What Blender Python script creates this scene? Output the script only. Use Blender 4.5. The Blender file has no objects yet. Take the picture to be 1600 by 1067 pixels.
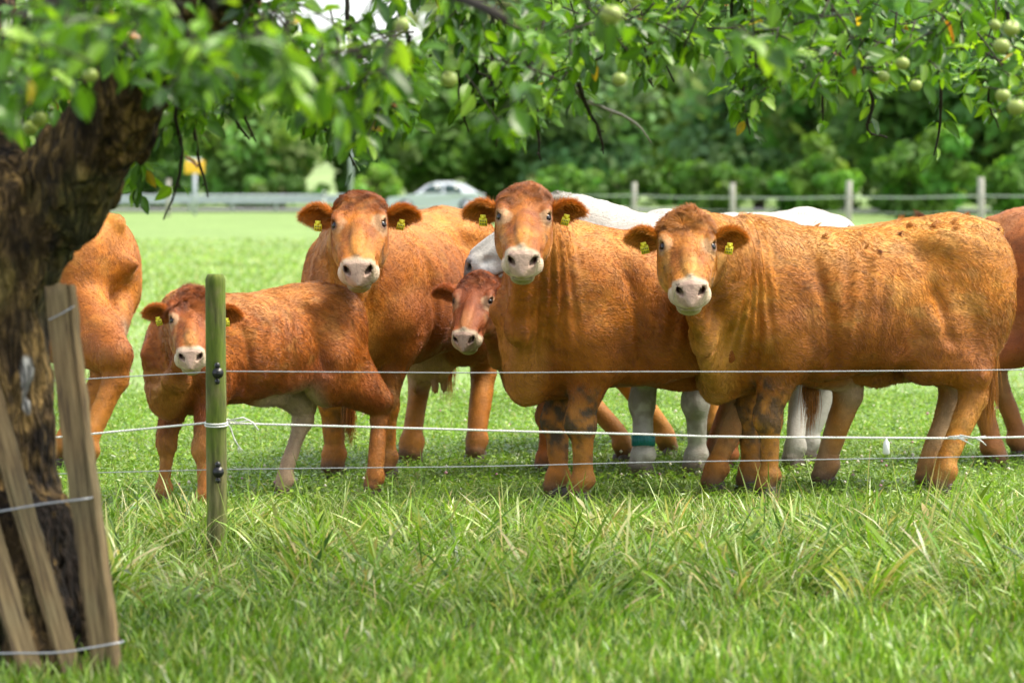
import bpy, math, random
import numpy as np
from mathutils import Vector, Matrix

rng = np.random.default_rng(7)
random.seed(7)
SC = bpy.context.scene
COL = SC.collection
PI = math.pi

# ------------------------------------------------------------------ camera, sky, sun, exposure
F_PX, W_PX, H_PX = 4480.0, 1600.0, 1067.0
CAM_H, HORIZON = 1.5625, 280.0
PITCH = math.atan((H_PX / 2 - HORIZON) / F_PX)
cam_d = bpy.data.cameras.new('camera')
cam_d.sensor_width = 36.0
cam_d.lens = F_PX / W_PX * 36.0
cam_d.clip_start, cam_d.clip_end = 0.5, 2000.0
cam = bpy.data.objects.new('camera', cam_d)
COL.objects.link(cam)
cam.location = (0, 0, CAM_H)
cam.rotation_euler = (PI / 2 - PITCH, 0, 0)
cam_d.dof.use_dof = True
cam_d.dof.focus_distance = 13.3
cam_d.dof.aperture_fstop = 2.8
cam_d.dof.aperture_blades = 9
SC.camera = cam

SUN_EL, SUN_AZ = math.radians(60), math.radians(88)       # azimuth clockwise from +Y: to the right of the camera
world = bpy.data.worlds.new('World')
SC.world = world
world.use_nodes = True
wn = world.node_tree
sky = wn.nodes.new('ShaderNodeTexSky')
sky.sky_type = 'NISHITA'
sky.sun_disc = False
sky.sun_elevation = SUN_EL
sky.sun_rotation = SUN_AZ
sky.air_density, sky.dust_density, sky.ozone_density = 1.0, 2.0, 0.6
bgn = wn.nodes['Background']
hs_ = wn.nodes.new('ShaderNodeHueSaturation')              # thin bright overcast: the blue is mostly veiled
hs_.inputs['Saturation'].default_value = 0.40
wn.links.new(sky.outputs[0], hs_.inputs['Color'])
wn.links.new(hs_.outputs[0], bgn.inputs['Color'])
bgn.inputs['Strength'].default_value = 0.10

sun_d = bpy.data.lights.new('sun', 'SUN')
sun_d.energy = 1.5
sun_d.angle = math.radians(24)
sun_d.color = (1.0, 0.91, 0.74)
sun = bpy.data.objects.new('sun', sun_d)
COL.objects.link(sun)
sdir = Vector((math.sin(SUN_AZ) * math.cos(SUN_EL), math.cos(SUN_AZ) * math.cos(SUN_EL), math.sin(SUN_EL)))
sun.rotation_euler = sdir.to_track_quat('Z', 'Y').to_euler()
sun.location = (0, 0, 60)

SC.view_settings.view_transform = 'Standard'
SC.view_settings.look = 'None'
SC.view_settings.exposure = 2.07
SC.view_settings.gamma = 1.0
SC.view_settings.use_curve_mapping = False
SC.render.engine = 'CYCLES'
cy = SC.cycles
cy.use_denoising = True
cy.max_bounces = 6
cy.diffuse_bounces = 2
cy.glossy_bounces = 2
cy.transmission_bounces = 4
cy.volume_bounces = 0
cy.caustics_reflective = cy.caustics_refractive = False
SC.cycles_curves.shape = 'RIBBONS'
SC.cycles_curves.subdivisions = 2

# ------------------------------------------------------------------ helpers
_ct, _st = math.cos(PITCH), math.sin(PITCH)


def at(px, py, Y):
    """world point seen at photo pixel (px, py) at world depth Y"""
    u, v = (px - W_PX / 2) / F_PX, (H_PX / 2 - py) / F_PX
    d = np.array([u, _ct + v * _st, -_st + v * _ct])
    return np.array([0, 0, CAM_H]) + d * (Y / d[1])


def gnd(px, py, z=0.0):
    u, v = (px - W_PX / 2) / F_PX, (H_PX / 2 - py) / F_PX
    d = np.array([u, _ct + v * _st, -_st + v * _ct])
    return np.array([0, 0, CAM_H]) + d * ((z - CAM_H) / d[2])


def project(P):
    P = np.asarray(P, float).reshape(-1, 3) - np.array([0, 0, CAM_H])
    zc = P[:, 1] * _ct - P[:, 2] * _st
    yc = P[:, 1] * _st + P[:, 2] * _ct
    return np.stack([P[:, 0] / zc * F_PX + W_PX / 2, H_PX / 2 - yc / zc * F_PX, zc], 1)


def tag(o, label=None, cat=None, group=None, kind=None):
    if label: o['label'] = label
    if cat: o['category'] = cat
    if group: o['group'] = group
    if kind: o['kind'] = kind
    return o


def empty(name, loc=(0, 0, 0), rz=0.0, scale=1.0, parent=None):
    o = bpy.data.objects.new(name, None)
    COL.objects.link(o)
    o.empty_display_size = 0.2
    o.location = loc
    o.rotation_euler = (0, 0, rz)
    o.scale = (scale,) * 3
    if parent: o.parent = parent
    return o


def mesh_np(name, V, faces, mat=None, smooth=True, col=None):
    """faces: list of int arrays (n,k)"""
    me = bpy.data.meshes.new(name)
    V = np.asarray(V, np.float32)
    me.vertices.add(len(V))
    me.vertices.foreach_set('co', V.ravel())
    faces = [np.asarray(f, np.int32) for f in faces if len(f)]
    loops = np.concatenate([f.ravel() for f in faces])
    tot = np.concatenate([np.full(len(f), f.shape[1], np.int32) for f in faces])
    me.loops.add(len(loops))
    me.loops.foreach_set('vertex_index', loops)
    me.polygons.add(len(tot))
    start = np.concatenate([[0], np.cumsum(tot)[:-1]]).astype(np.int32)
    me.polygons.foreach_set('loop_start', start)
    if smooth:
        me.polygons.foreach_set('use_smooth', np.ones(len(tot), bool))
    if col is not None:
        c = np.ones((len(V), 4), np.float32)
        c[:, :3] = col
        a = me.color_attributes.new('col', 'FLOAT_COLOR', 'POINT')
        a.data.foreach_set('color', c.ravel())
    me.update(calc_edges=True)
    if mat: me.materials.append(mat)
    return me


def link(name, data, parent=None, loc=None):
    o = bpy.data.objects.new(name, data)
    COL.objects.link(o)
    if parent: o.parent = parent
    if loc is not None: o.location = loc
    return o


def obj(name, V, faces, mat, parent=None, smooth=True, col=None):
    return link(name, mesh_np(name, V, faces, mat, smooth, col), parent)


class MB:
    """collects simple shapes into one mesh"""
    def __init__(s): s.V, s.Q, s.T, s.C, s.n = [], [], [], [], 0

    def add(s, V, quads=(), tris=(), col=None):
        V = np.asarray(V, float)
        s.V.append(V)
        if len(quads): s.Q.append(np.asarray(quads, int) + s.n)
        if len(tris): s.T.append(np.asarray(tris, int) + s.n)
        if col is not None: s.C.append(np.broadcast_to(np.asarray(col, float), V.shape))
        s.n += len(V)
        return s

    def tube(s, pts, rad, n=8, caps=True, col=None, squash=None):
        pts = np.asarray(pts, float)
        rad = np.broadcast_to(np.asarray(rad, float), (len(pts),))
        tan = np.gradient(pts, axis=0)
        tan /= np.linalg.norm(tan, axis=1, keepdims=True) + 1e-12
        up = np.array([0, 0, 1.0]) if abs(tan[0, 2]) < 0.9 else np.array([1.0, 0, 0])
        a = np.cross(tan[0], up); a /= np.linalg.norm(a)
        V = []
        th = np.arange(n) * 2 * PI / n
        for i in range(len(pts)):
            a = a - tan[i] * np.dot(a, tan[i]); a /= np.linalg.norm(a)
            b = np.cross(tan[i], a)
            V.append(pts[i] + rad[i] * (np.cos(th)[:, None] * a + np.sin(th)[:, None] * b))
        V = np.concatenate(V)
        q = []
        for i in range(len(pts) - 1):
            for j in range(n):
                k = (j + 1) % n
                q.append((i * n + j, i * n + k, (i + 1) * n + k, (i + 1) * n + j))
        t = []
        if caps:
            m = len(V)
            V = np.concatenate([V, pts[:1], pts[-1:]])
            e = (len(pts) - 1) * n
            for j in range(n):
                k = (j + 1) % n
                t.append((m, k, j)); t.append((m + 1, e + j, e + k))
        return s.add(V, q, t, col)

    def box(s, c, size, rot=None, col=None, taper=1.0):
        x, y, z = np.asarray(size, float) / 2
        V = np.array([(-x, -y, -z), (x, -y, -z), (x, y, -z), (-x, y, -z), (-x, -y, z), (x, -y, z), (x, y, z), (-x, y, z)], float)
        V[4:, :2] *= taper
        if rot is not None: V = V @ np.asarray(rot).T
        return s.add(V + np.asarray(c), [(0, 3, 2, 1), (4, 5, 6, 7), (0, 1, 5, 4), (1, 2, 6, 5), (2, 3, 7, 6), (3, 0, 4, 7)], (), col)

    def ball(s, c, r, n=10, m=6, col=None):
        r = np.broadcast_to(np.asarray(r, float), (3,))
        th = np.arange(n) * 2 * PI / n
        V = [np.array([[0, 0, -1.0]])]
        for i in range(1, m):
            ph = -PI / 2 + PI * i / m
            V.append(np.stack([np.cos(ph) * np.cos(th), np.cos(ph) * np.sin(th), np.full(n, math.sin(ph))], 1))
        V.append(np.array([[0, 0, 1.0]]))
        V = np.concatenate(V)
        q, t = [], []
        for j in range(n):
            k = (j + 1) % n
            t.append((0, 1 + k, 1 + j))
            e = 1 + (m - 2) * n
            t.append((len(V) - 1, e + j, e + k))
            for i in range(m - 2):
                q.append((1 + i * n + j, 1 + i * n + k, 1 + (i + 1) * n + k, 1 + (i + 1) * n + j))
        return s.add(V * r + np.asarray(c), q, t, col)

    def build(s, name, mat, parent=None, smooth=True, bevel=0.0):
        V = np.concatenate(s.V)
        fs = ([np.concatenate(s.Q)] if s.Q else []) + ([np.concatenate(s.T)] if s.T else [])
        o = obj(name, V, fs, mat, parent, smooth, np.concatenate(s.C) if s.C else None)
        if bevel:
            m = o.modifiers.new('bevel', 'BEVEL'); m.width = bevel; m.segments = 2; m.limit_method = 'ANGLE'
        return o


# ---- vectorised value noise
def vnoise(P, seed=0):
    P = np.asarray(P, np.float64) + 1000.0
    I = np.floor(P).astype(np.int64)
    f = P - I
    f = f * f * (3 - 2 * f)
    out = np.zeros(len(P))
    for dx in (0, 1):
        for dy in (0, 1):
            for dz in (0, 1):
                h = ((I[:, 0] + dx) * 374761393 + (I[:, 1] + dy) * 668265263 + (I[:, 2] + dz) * 2147483647 + seed * 974711) & 0xffffffff
                h = ((h ^ (h >> 13)) * 1274126177) & 0xffffffff
                h = (h ^ (h >> 16)) & 0xffff
                w = (f[:, 0] if dx else 1 - f[:, 0]) * (f[:, 1] if dy else 1 - f[:, 1]) * (f[:, 2] if dz else 1 - f[:, 2])
                out += w * (h / 65535.0)
    return out * 2 - 1


def fbm(P, oct=3, seed=0, gain=0.5):
    P = np.asarray(P, float)
    s, a = np.zeros(len(P)), 1.0
    for o in range(oct):
        s += a * vnoise(P * (2 ** o), seed + o * 17)
        a *= gain
    return s


def sstep(a, b, x):
    t = np.clip((x - a) / (b - a), 0, 1)
    return t * t * (3 - 2 * t)


def lerp3(c, d, t):
    return c * (1 - t[:, None]) + np.asarray(d) * t[:, None]


def nrm(v):
    v = np.asarray(v, float)
    return v / (np.linalg.norm(v) + 1e-12)


# ---- materials
def new_mat(name):
    m = bpy.data.materials.new(name)
    m.use_nodes = True
    nt = m.node_tree
    return m, nt, nt.nodes['Principled BSDF']


def nodes_noise(nt, scale, detail=4, vec=None, rough=0.55):
    n = nt.nodes.new('ShaderNodeTexNoise')
    n.inputs['Scale'].default_value = scale
    n.inputs['Detail'].default_value = detail
    n.inputs['Roughness'].default_value = rough
    if vec: nt.links.new(vec, n.inputs['Vector'])
    return n


def ramp(nt, fac, stops):
    r = nt.nodes.new('ShaderNodeValToRGB')
    el = r.color_ramp.elements
    while len(el) < len(stops): el.new(0.5)
    for e, (p, c) in zip(el, stops):
        e.position = p; e.color = (*c, 1) if len(c) == 3 else c
    nt.links.new(fac, r.inputs[0])
    return r


def mapped(nt, scale, coord='Object'):
    tc = nt.nodes.new('ShaderNodeTexCoord')
    mp = nt.nodes.new('ShaderNodeMapping')
    mp.inputs['Scale'].default_value = scale
    nt.links.new(tc.outputs[coord], mp.inputs['Vector'])
    return mp.outputs[0]


def bump(nt, bsdf, h, strength=0.3, dist=0.01):
    b = nt.nodes.new('ShaderNodeBump')
    b.inputs['Strength'].default_value = strength
    b.inputs['Distance'].default_value = dist
    nt.links.new(h, b.inputs['Height'])
    nt.links.new(b.outputs[0], bsdf.inputs['Normal'])
    return b


def mul_col(nt, a, fac_out, lo, hi):
    """a * maprange(fac, lo, hi)"""
    mr = nt.nodes.new('ShaderNodeMapRange')
    mr.inputs['From Min'].default_value, mr.inputs['From Max'].default_value = 0.25, 0.75
    mr.inputs['To Min'].default_value, mr.inputs['To Max'].default_value = lo, hi
    nt.links.new(fac_out, mr.inputs['Value'])
    v = nt.nodes.new('ShaderNodeVectorMath'); v.operation = 'SCALE'
    nt.links.new(a, v.inputs[0]); nt.links.new(mr.outputs[0], v.inputs['Scale'])
    return v.outputs[0]


def attr_col(nt):
    a = nt.nodes.new('ShaderNodeAttribute'); a.attribute_name = 'col'
    return a.outputs['Color']


def flat_mat(name, c, rough=0.6, metal=0.0, spec=0.5, noise=None, var=0.15, bmp=0.0):
    m, nt, b = new_mat(name)
    b.inputs['Base Color'].default_value = (*c, 1)
    b.inputs['Roughness'].default_value = rough
    b.inputs['Metallic'].default_value = metal
    b.inputs['Specular IOR Level'].default_value = spec
    if noise:
        n = nodes_noise(nt, noise, 5, mapped(nt, (1, 1, 1)))
        rgb = nt.nodes.new('ShaderNodeRGB'); rgb.outputs[0].default_value = (*c, 1)
        nt.links.new(mul_col(nt, rgb.outputs[0], n.outputs[0], 1 - var, 1 + var), b.inputs['Base Color'])
        if bmp: bump(nt, b, n.outputs[0], bmp, 0.005)
    return m


def hide_mat(name):
    m, nt, b = new_mat(name)
    c = attr_col(nt)
    n = nodes_noise(nt, 14, 5, mapped(nt, (0.6, 1.3, 1.0)), 0.55)
    n2 = nodes_noise(nt, 120, 3, mapped(nt, (0.35, 1.2, 1.0)))
    nt.links.new(mul_col(nt, c, n.outputs[0], 0.80, 1.20), b.inputs['Base Color'])
    b.inputs['Roughness'].default_value = 0.62
    b.inputs['Specular IOR Level'].default_value = 0.35
    add = nt.nodes.new('ShaderNodeMath'); add.operation = 'MULTIPLY_ADD'
    nt.links.new(n.outputs[0], add.inputs[0]); add.inputs[1].default_value = 0.7
    nt.links.new(n2.outputs[0], add.inputs[2])
    bump(nt, b, add.outputs[0], 0.45, 0.008)
    return m


def hair_mat(name):
    m, nt, b = new_mat(name)
    nt.links.new(attr_col(nt), b.inputs['Base Color'])
    b.inputs['Roughness'].default_value = 0.45
    b.inputs['Specular IOR Level'].default_value = 0.45
    return m


def leafy_mat(name, rough=0.42, trans=0.35, tint=(1.25, 1.35, 0.5), spec=0.4):
    """two sided leaf: reflecting and letting light through"""
    m, nt, b = new_mat(name)
    c = attr_col(nt)
    nt.links.new(c, b.inputs['Base Color'])
    b.inputs['Roughness'].default_value = rough
    b.inputs['Specular IOR Level'].default_value = spec
    t = nt.nodes.new('ShaderNodeBsdfTranslucent')
    v = nt.nodes.new('ShaderNodeVectorMath'); v.operation = 'MULTIPLY'
    nt.links.new(c, v.inputs[0]); v.inputs[1].default_value = tint
    nt.links.new(v.outputs[0], t.inputs['Color'])
    mx = nt.nodes.new('ShaderNodeMixShader'); mx.inputs[0].default_value = trans
    nt.links.new(b.outputs[0], mx.inputs[1]); nt.links.new(t.outputs[0], mx.inputs[2])
    nt.links.new(mx.outputs[0], nt.nodes['Material Output'].inputs['Surface'])
    return m


M_HIDE, M_HAIR = hide_mat('hide'), hair_mat('hair')
M_GRASS = leafy_mat('grass_blade', 0.33, 0.35, (1.2, 1.3, 0.6), 0.55)
M_LEAF = leafy_mat('apple_leaf', 0.36, 0.42, (1.5, 1.45, 0.45), 0.5)
M_TREELEAF = leafy_mat('far_leaf', 0.6, 0.45, (1.2, 1.25, 0.6), 0.25)
M_EYE = flat_mat('eye_dark', (0.010, 0.006, 0.004), 0.12, 0, 0.45)
M_BLACK = flat_mat('black_plastic', (0.012, 0.012, 0.013), 0.3, 0, 0.5)
M_STEELWIRE = flat_mat('steel_wire', (0.42, 0.43, 0.45), 0.4, 0.6)
M_ROPE = flat_mat('white_rope', (0.72, 0.72, 0.68), 0.7, 0, 0.3, 200, 0.2)


def tag_mat():
    return flat_mat('yellow_tag', (0.88, 0.76, 0.035), 0.4, 0, 0.5)


M_TAG = tag_mat()
M_TAGINK = flat_mat('tag_ink', (0.05, 0.05, 0.03), 0.6)

# ------------------------------------------------------------------ implicit surfaces -> mesh
def smin(a, b, k):
    h = np.clip(0.5 + 0.5 * (b - a) / k, 0, 1)
    return b + (a - b) * h - k * h * (1 - h)


def capsule(p, a, b, ra, rb):
    a, b = np.asarray(a, float), np.asarray(b, float)
    ab = b - a
    pa = p - a
    t = np.clip(pa @ ab / (ab @ ab), 0, 1)
    return np.linalg.norm(pa - t[:, None] * ab, axis=1) - (ra + (rb - ra) * t)


def ellip(p, c, r, R=None):
    q = p - np.asarray(c)
    if R is not None: q = q @ R
    r = np.asarray(r)
    k0 = np.linalg.norm(q / r, axis=1)
    k1 = np.linalg.norm(q / (r * r), axis=1) + 1e-9
    return k0 * (k0 - 1) / k1


def ell_seg(p, a, b, w, wa, ha, wb, hb):
    """segment with elliptical section; w = side vector"""
    ab = b - a
    L = np.linalg.norm(ab)
    tn = ab / L
    w = nrm(w - tn * np.dot(w, tn))
    u = np.cross(tn, w)
    pa = p - a
    s = pa @ tn
    t = np.clip(s / L, 0, 1)
    x = s - t * L
    y, z = pa @ w, pa @ u
    hw, hh = wa + (wb - wa) * t, ha + (hb - ha) * t
    mn = np.minimum(hw, hh)
    k = np.sqrt((y / hw) ** 2 + (z / hh) ** 2 + (x / mn) ** 2)
    return (k - 1) * mn


def spline_tab(st, n=64):
    """smooth table of stations, first column the parameter"""
    st = np.asarray(st, float)
    x = st[:, 0]
    xs = np.linspace(x[0], x[-1], n)
    out = [xs]
    for c in range(1, st.shape[1]):
        y = st[:, c]
        m = np.gradient(y, x)
        i = np.clip(np.searchsorted(x, xs, side='right') - 1, 0, len(x) - 2)
        h = x[i + 1] - x[i]
        t = (xs - x[i]) / h
        out.append((2 * t**3 - 3 * t**2 + 1) * y[i] + (t**3 - 2 * t**2 + t) * h * m[i] + (-2 * t**3 + 3 * t**2) * y[i + 1] + (t**3 - t**2) * h * m[i + 1])
    return np.stack(out, 1)


def loft_x(p, tab, n=2.3, narrow=0.0):
    """loft along x: columns x, top, bottom, half width"""
    x = np.clip(p[:, 0], tab[0, 0], tab[-1, 0])
    zt, zb, hw = (np.interp(x, tab[:, 0], tab[:, i]) for i in (1, 2, 3))
    zc, hz = (zt + zb) / 2, (zt - zb) / 2
    w = hw
    zr = np.clip((p[:, 2] - zc) / hz, -1, 1)
    if narrow: w = hw * (1 - narrow * zr)
    f = (np.abs(p[:, 1] / w) ** n + np.abs((p[:, 2] - zc) / hz) ** n + 1e-12) ** (1 / n)
    d = (f - 1) * np.minimum(w, hz)
    dx = np.abs(p[:, 0] - x)
    return np.where(d > 0, np.sqrt(d * d + dx * dx), d + dx)


def surface_nets(fn, lo, hi, h, stride=5, margin=0.16):
    lo, hi = np.asarray(lo, float), np.asarray(hi, float)
    nc = np.ceil((hi - lo) / (h * stride)).astype(int) + 1
    ax = [lo[i] + np.arange(nc[i]) * h * stride for i in range(3)]
    G = np.stack(np.meshgrid(*ax, indexing='ij'), -1).reshape(-1, 3)
    dc = fn(G).reshape(nc)
    nf = (nc - 1) * stride + 1
    near = np.abs(dc) < margin
    cell = np.zeros(nc - 1, bool)
    for i in (0, 1):
        for j in (0, 1):
            for k in (0, 1):
                cell |= near[i:nc[0] - 1 + i, j:nc[1] - 1 + j, k:nc[2] - 1 + k]
    D = np.repeat(np.repeat(np.repeat(dc[:-1, :-1, :-1], stride, 0), stride, 1), stride, 2)
    D = np.pad(D, [(0, 1)] * 3, mode='edge').astype(np.float32)
    mk = np.repeat(np.repeat(np.repeat(cell, stride, 0), stride, 1), stride, 2)
    mk = np.pad(mk, [(0, 1)] * 3, mode='edge')
    idx = np.argwhere(mk)
    D[mk] = fn(lo + idx * h)
    S = D < 0
    n = np.array(D.shape)
    c = [S[i:n[0] - 1 + i, j:n[1] - 1 + j, k:n[2] - 1 + k] for i in (0, 1) for j in (0, 1) for k in (0, 1)]
    tot = sum(x.astype(np.int8) for x in c)
    act = (tot > 0) & (tot < 8)
    ids = np.full(act.shape, -1, np.int64)
    ci = np.argwhere(act)
    ids[act] = np.arange(len(ci))
    cor = np.array([(i, j, k) for i in (0, 1) for j in (0, 1) for k in (0, 1)])
    vals = np.stack([D[ci[:, 0] + o[0], ci[:, 1] + o[1], ci[:, 2] + o[2]] for o in cor], 1)
    acc, cnt = np.zeros((len(ci), 3)), np.zeros(len(ci))
    for a in range(8):
        for b in range(a + 1, 8):
            if np.abs(cor[a] - cor[b]).sum() != 1: continue
            m = (vals[:, a] < 0) != (vals[:, b] < 0)
            t = vals[m, a] / (vals[m, a] - vals[m, b])
            acc[m] += cor[a] + t[:, None] * (cor[b] - cor[a])
            cnt[m] += 1
    V = lo + (ci + acc / cnt[:, None]) * h
    Q = []
    for axis in range(3):
        o = [slice(None)] * 3; p = [slice(None)] * 3
        o[axis] = slice(0, -1); p[axis] = slice(1, None)
        A, B = S[tuple(o)], S[tuple(p)]
        e = np.argwhere(A != B)
        u, v = (axis + 1) % 3, (axis + 2) % 3
        ok = (e[:, u] > 0) & (e[:, v] > 0) & (e[:, u] < n[u] - 1) & (e[:, v] < n[v] - 1)
        e = e[ok]
        fl = A[tuple(e.T)]
        du, dv = np.zeros(3, int), np.zeros(3, int)
        du[u] = 1; dv[v] = 1
        q = np.stack([ids[tuple((e - du - dv).T)], ids[tuple((e - dv).T)], ids[tuple(e.T)], ids[tuple((e - du).T)]], 1)
        q = np.where(fl[:, None], q, q[:, ::-1])
        Q.append(q)
    Q = np.concatenate(Q)
    return V, Q[(Q >= 0).all(1)]


def sdf_grad(fn, V, e=0.003):
    k = np.array([(1, -1, -1), (-1, -1, 1), (-1, 1, -1), (1, 1, 1)], float)
    g = sum(kk * fn(V + kk * e)[:, None] for kk in k) / (4 * e)
    return g


def project_sdf(fn, V, it=2, maxstep=0.01):
    for _ in range(it):
        g = sdf_grad(fn, V)
        d = fn(V)
        st = d / (np.einsum('ij,ij->i', g, g) + 1e-6)
        V = V - g * np.clip(st, -maxstep / 1.0, maxstep)[:, None]
    return V


def subdiv_sel(V, Q, sel, fn):
    """split the selected quads in four, new vertices pulled onto the surface"""
    qs, keep = Q[sel], Q[~sel]
    E = np.concatenate([qs[:, [i, (i + 1) % 4]] for i in range(4)])
    Es = np.sort(E, 1)
    key = Es[:, 0] * (len(V) + 1) + Es[:, 1]
    uk, first, inv, cnt = np.unique(key, return_index=True, return_inverse=True, return_counts=True)
    mid = (V[Es[first, 0]] + V[Es[first, 1]]) / 2
    inner = cnt == 2
    mid[inner] = project_sdf(fn, mid[inner])
    cen = project_sdf(fn, V[qs].mean(1))
    nV = len(V)
    V2 = np.concatenate([V, mid, cen])
    m = inv.reshape(4, -1).T + nV
    c = np.arange(len(qs)) + nV + len(mid)
    new = np.concatenate([np.stack([qs[:, i], m[:, i], c, m[:, (i - 1) % 4]], 1) for i in range(4)])
    used = np.unique(qs)
    onb = np.unique(keep) if len(keep) else np.zeros(0, int)
    core = np.setdiff1d(used, onb)
    V2[core] = project_sdf(fn, V2[core])
    return V2, np.concatenate([keep, new])


def vert_normals(V, Q):
    n = np.cross(V[Q[:, 2]] - V[Q[:, 0]], V[Q[:, 3]] - V[Q[:, 1]])
    N = np.zeros_like(V)
    for i in range(4): np.add.at(N, Q[:, i], n)
    return N / (np.linalg.norm(N, axis=1, keepdims=True) + 1e-12)


def hair_curves(name, roots, mids, tips, col, r0, parent, mat=None):
    n = len(roots)
    hc = bpy.data.hair_curves.new(name)
    hc.add_curves([3] * n)
    P = np.stack([roots, mids, tips], 1).astype(np.float32)
    hc.attributes['position'].data.foreach_set('vector', P.ravel())
    ra = hc.attributes.get('radius') or hc.attributes.new('radius', 'FLOAT', 'POINT')
    r = np.broadcast_to(np.asarray(r0, np.float32).reshape(-1, 1), (n, 3)) * np.array([1.0, 0.8, 0.15], np.float32)
    ra.data.foreach_set('value', np.ascontiguousarray(r, np.float32).ravel())
    a = hc.attributes.new('col', 'FLOAT_COLOR', 'CURVE')
    c = np.ones((n, 4), np.float32); c[:, :3] = np.clip(col, 0, 1)
    a.data.foreach_set('color', c.ravel())
    hc.materials.append(mat or M_HAIR)
    o = link(name, hc, parent)
    o['kind'] = 'stuff'
    return o


# ------------------------------------------------------------------ cattle
M_HOOF = flat_mat('hoof_horn', (0.055, 0.038, 0.026), 0.5, 0, 0.4, 30, 0.4)
TORSO = spline_tab([  # x, top, bottom, half width
    (-0.80, 1.27, 0.92, 0.17), (-0.76, 1.335, 0.87, 0.225), (-0.66, 1.385, 0.80, 0.285), (-0.45, 1.395, 0.735, 0.305),
    (-0.20, 1.360, 0.635, 0.345), (0.08, 1.345, 0.575, 0.365), (0.32, 1.360, 0.570, 0.330), (0.50, 1.370, 0.575, 0.280),
    (0.64, 1.325, 0.61, 0.225), (0.76, 1.20, 0.72, 0.14)])
HEAD = spline_tab([
    (-0.035, -0.03, -0.13, 0.090), (0.02, 0.0, -0.18, 0.120), (0.08, 0.012, -0.225, 0.132), (0.16, 0.012, -0.255, 0.136),
    (0.22, 0.006, -0.260, 0.134), (0.30, -0.002, -0.240, 0.112), (0.37, -0.006, -0.215, 0.096), (0.44, -0.006, -0.200, 0.088),
    (0.50, -0.010, -0.192, 0.081), (0.530, -0.018, -0.178, 0.072)])
EYE = np.array([0.212, 0.107, -0.026])
EYN = np.array([0.16, 0.76, 0.62]) / np.linalg.norm([0.16, 0.76, 0.62])
RED = dict(base=(0.42, 0.136, 0.008), dark=(0.185, 0.040, 0.003), light=(0.57, 0.265, 0.045), cream=(0.52, 0.41, 0.28), nose=(0.41, 0.265, 0.205), nostril=(0.05, 0.015, 0.012))
TAN = dict(RED, base=(0.46, 0.167, 0.012), dark=(0.215, 0.054, 0.004), light=(0.60, 0.32, 0.065))
DARKRED = dict(RED, base=(0.33, 0.084, 0.009), dark=(0.155, 0.031, 0.004), light=(0.50, 0.22, 0.07))
CALF = dict(RED, base=(0.38, 0.110, 0.008), dark=(0.165, 0.032, 0.003), light=(0.56, 0.27, 0.06))
WHITE = dict(base=(0.42, 0.395, 0.345), dark=(0.37, 0.34, 0.29), light=(0.43, 0.41, 0.365), cream=(0.50, 0.485, 0.455), nose=(0.05, 0.045, 0.045), nostril=(0.01, 0.01, 0.01))
MUD = np.array([0.075, 0.044, 0.020])


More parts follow.
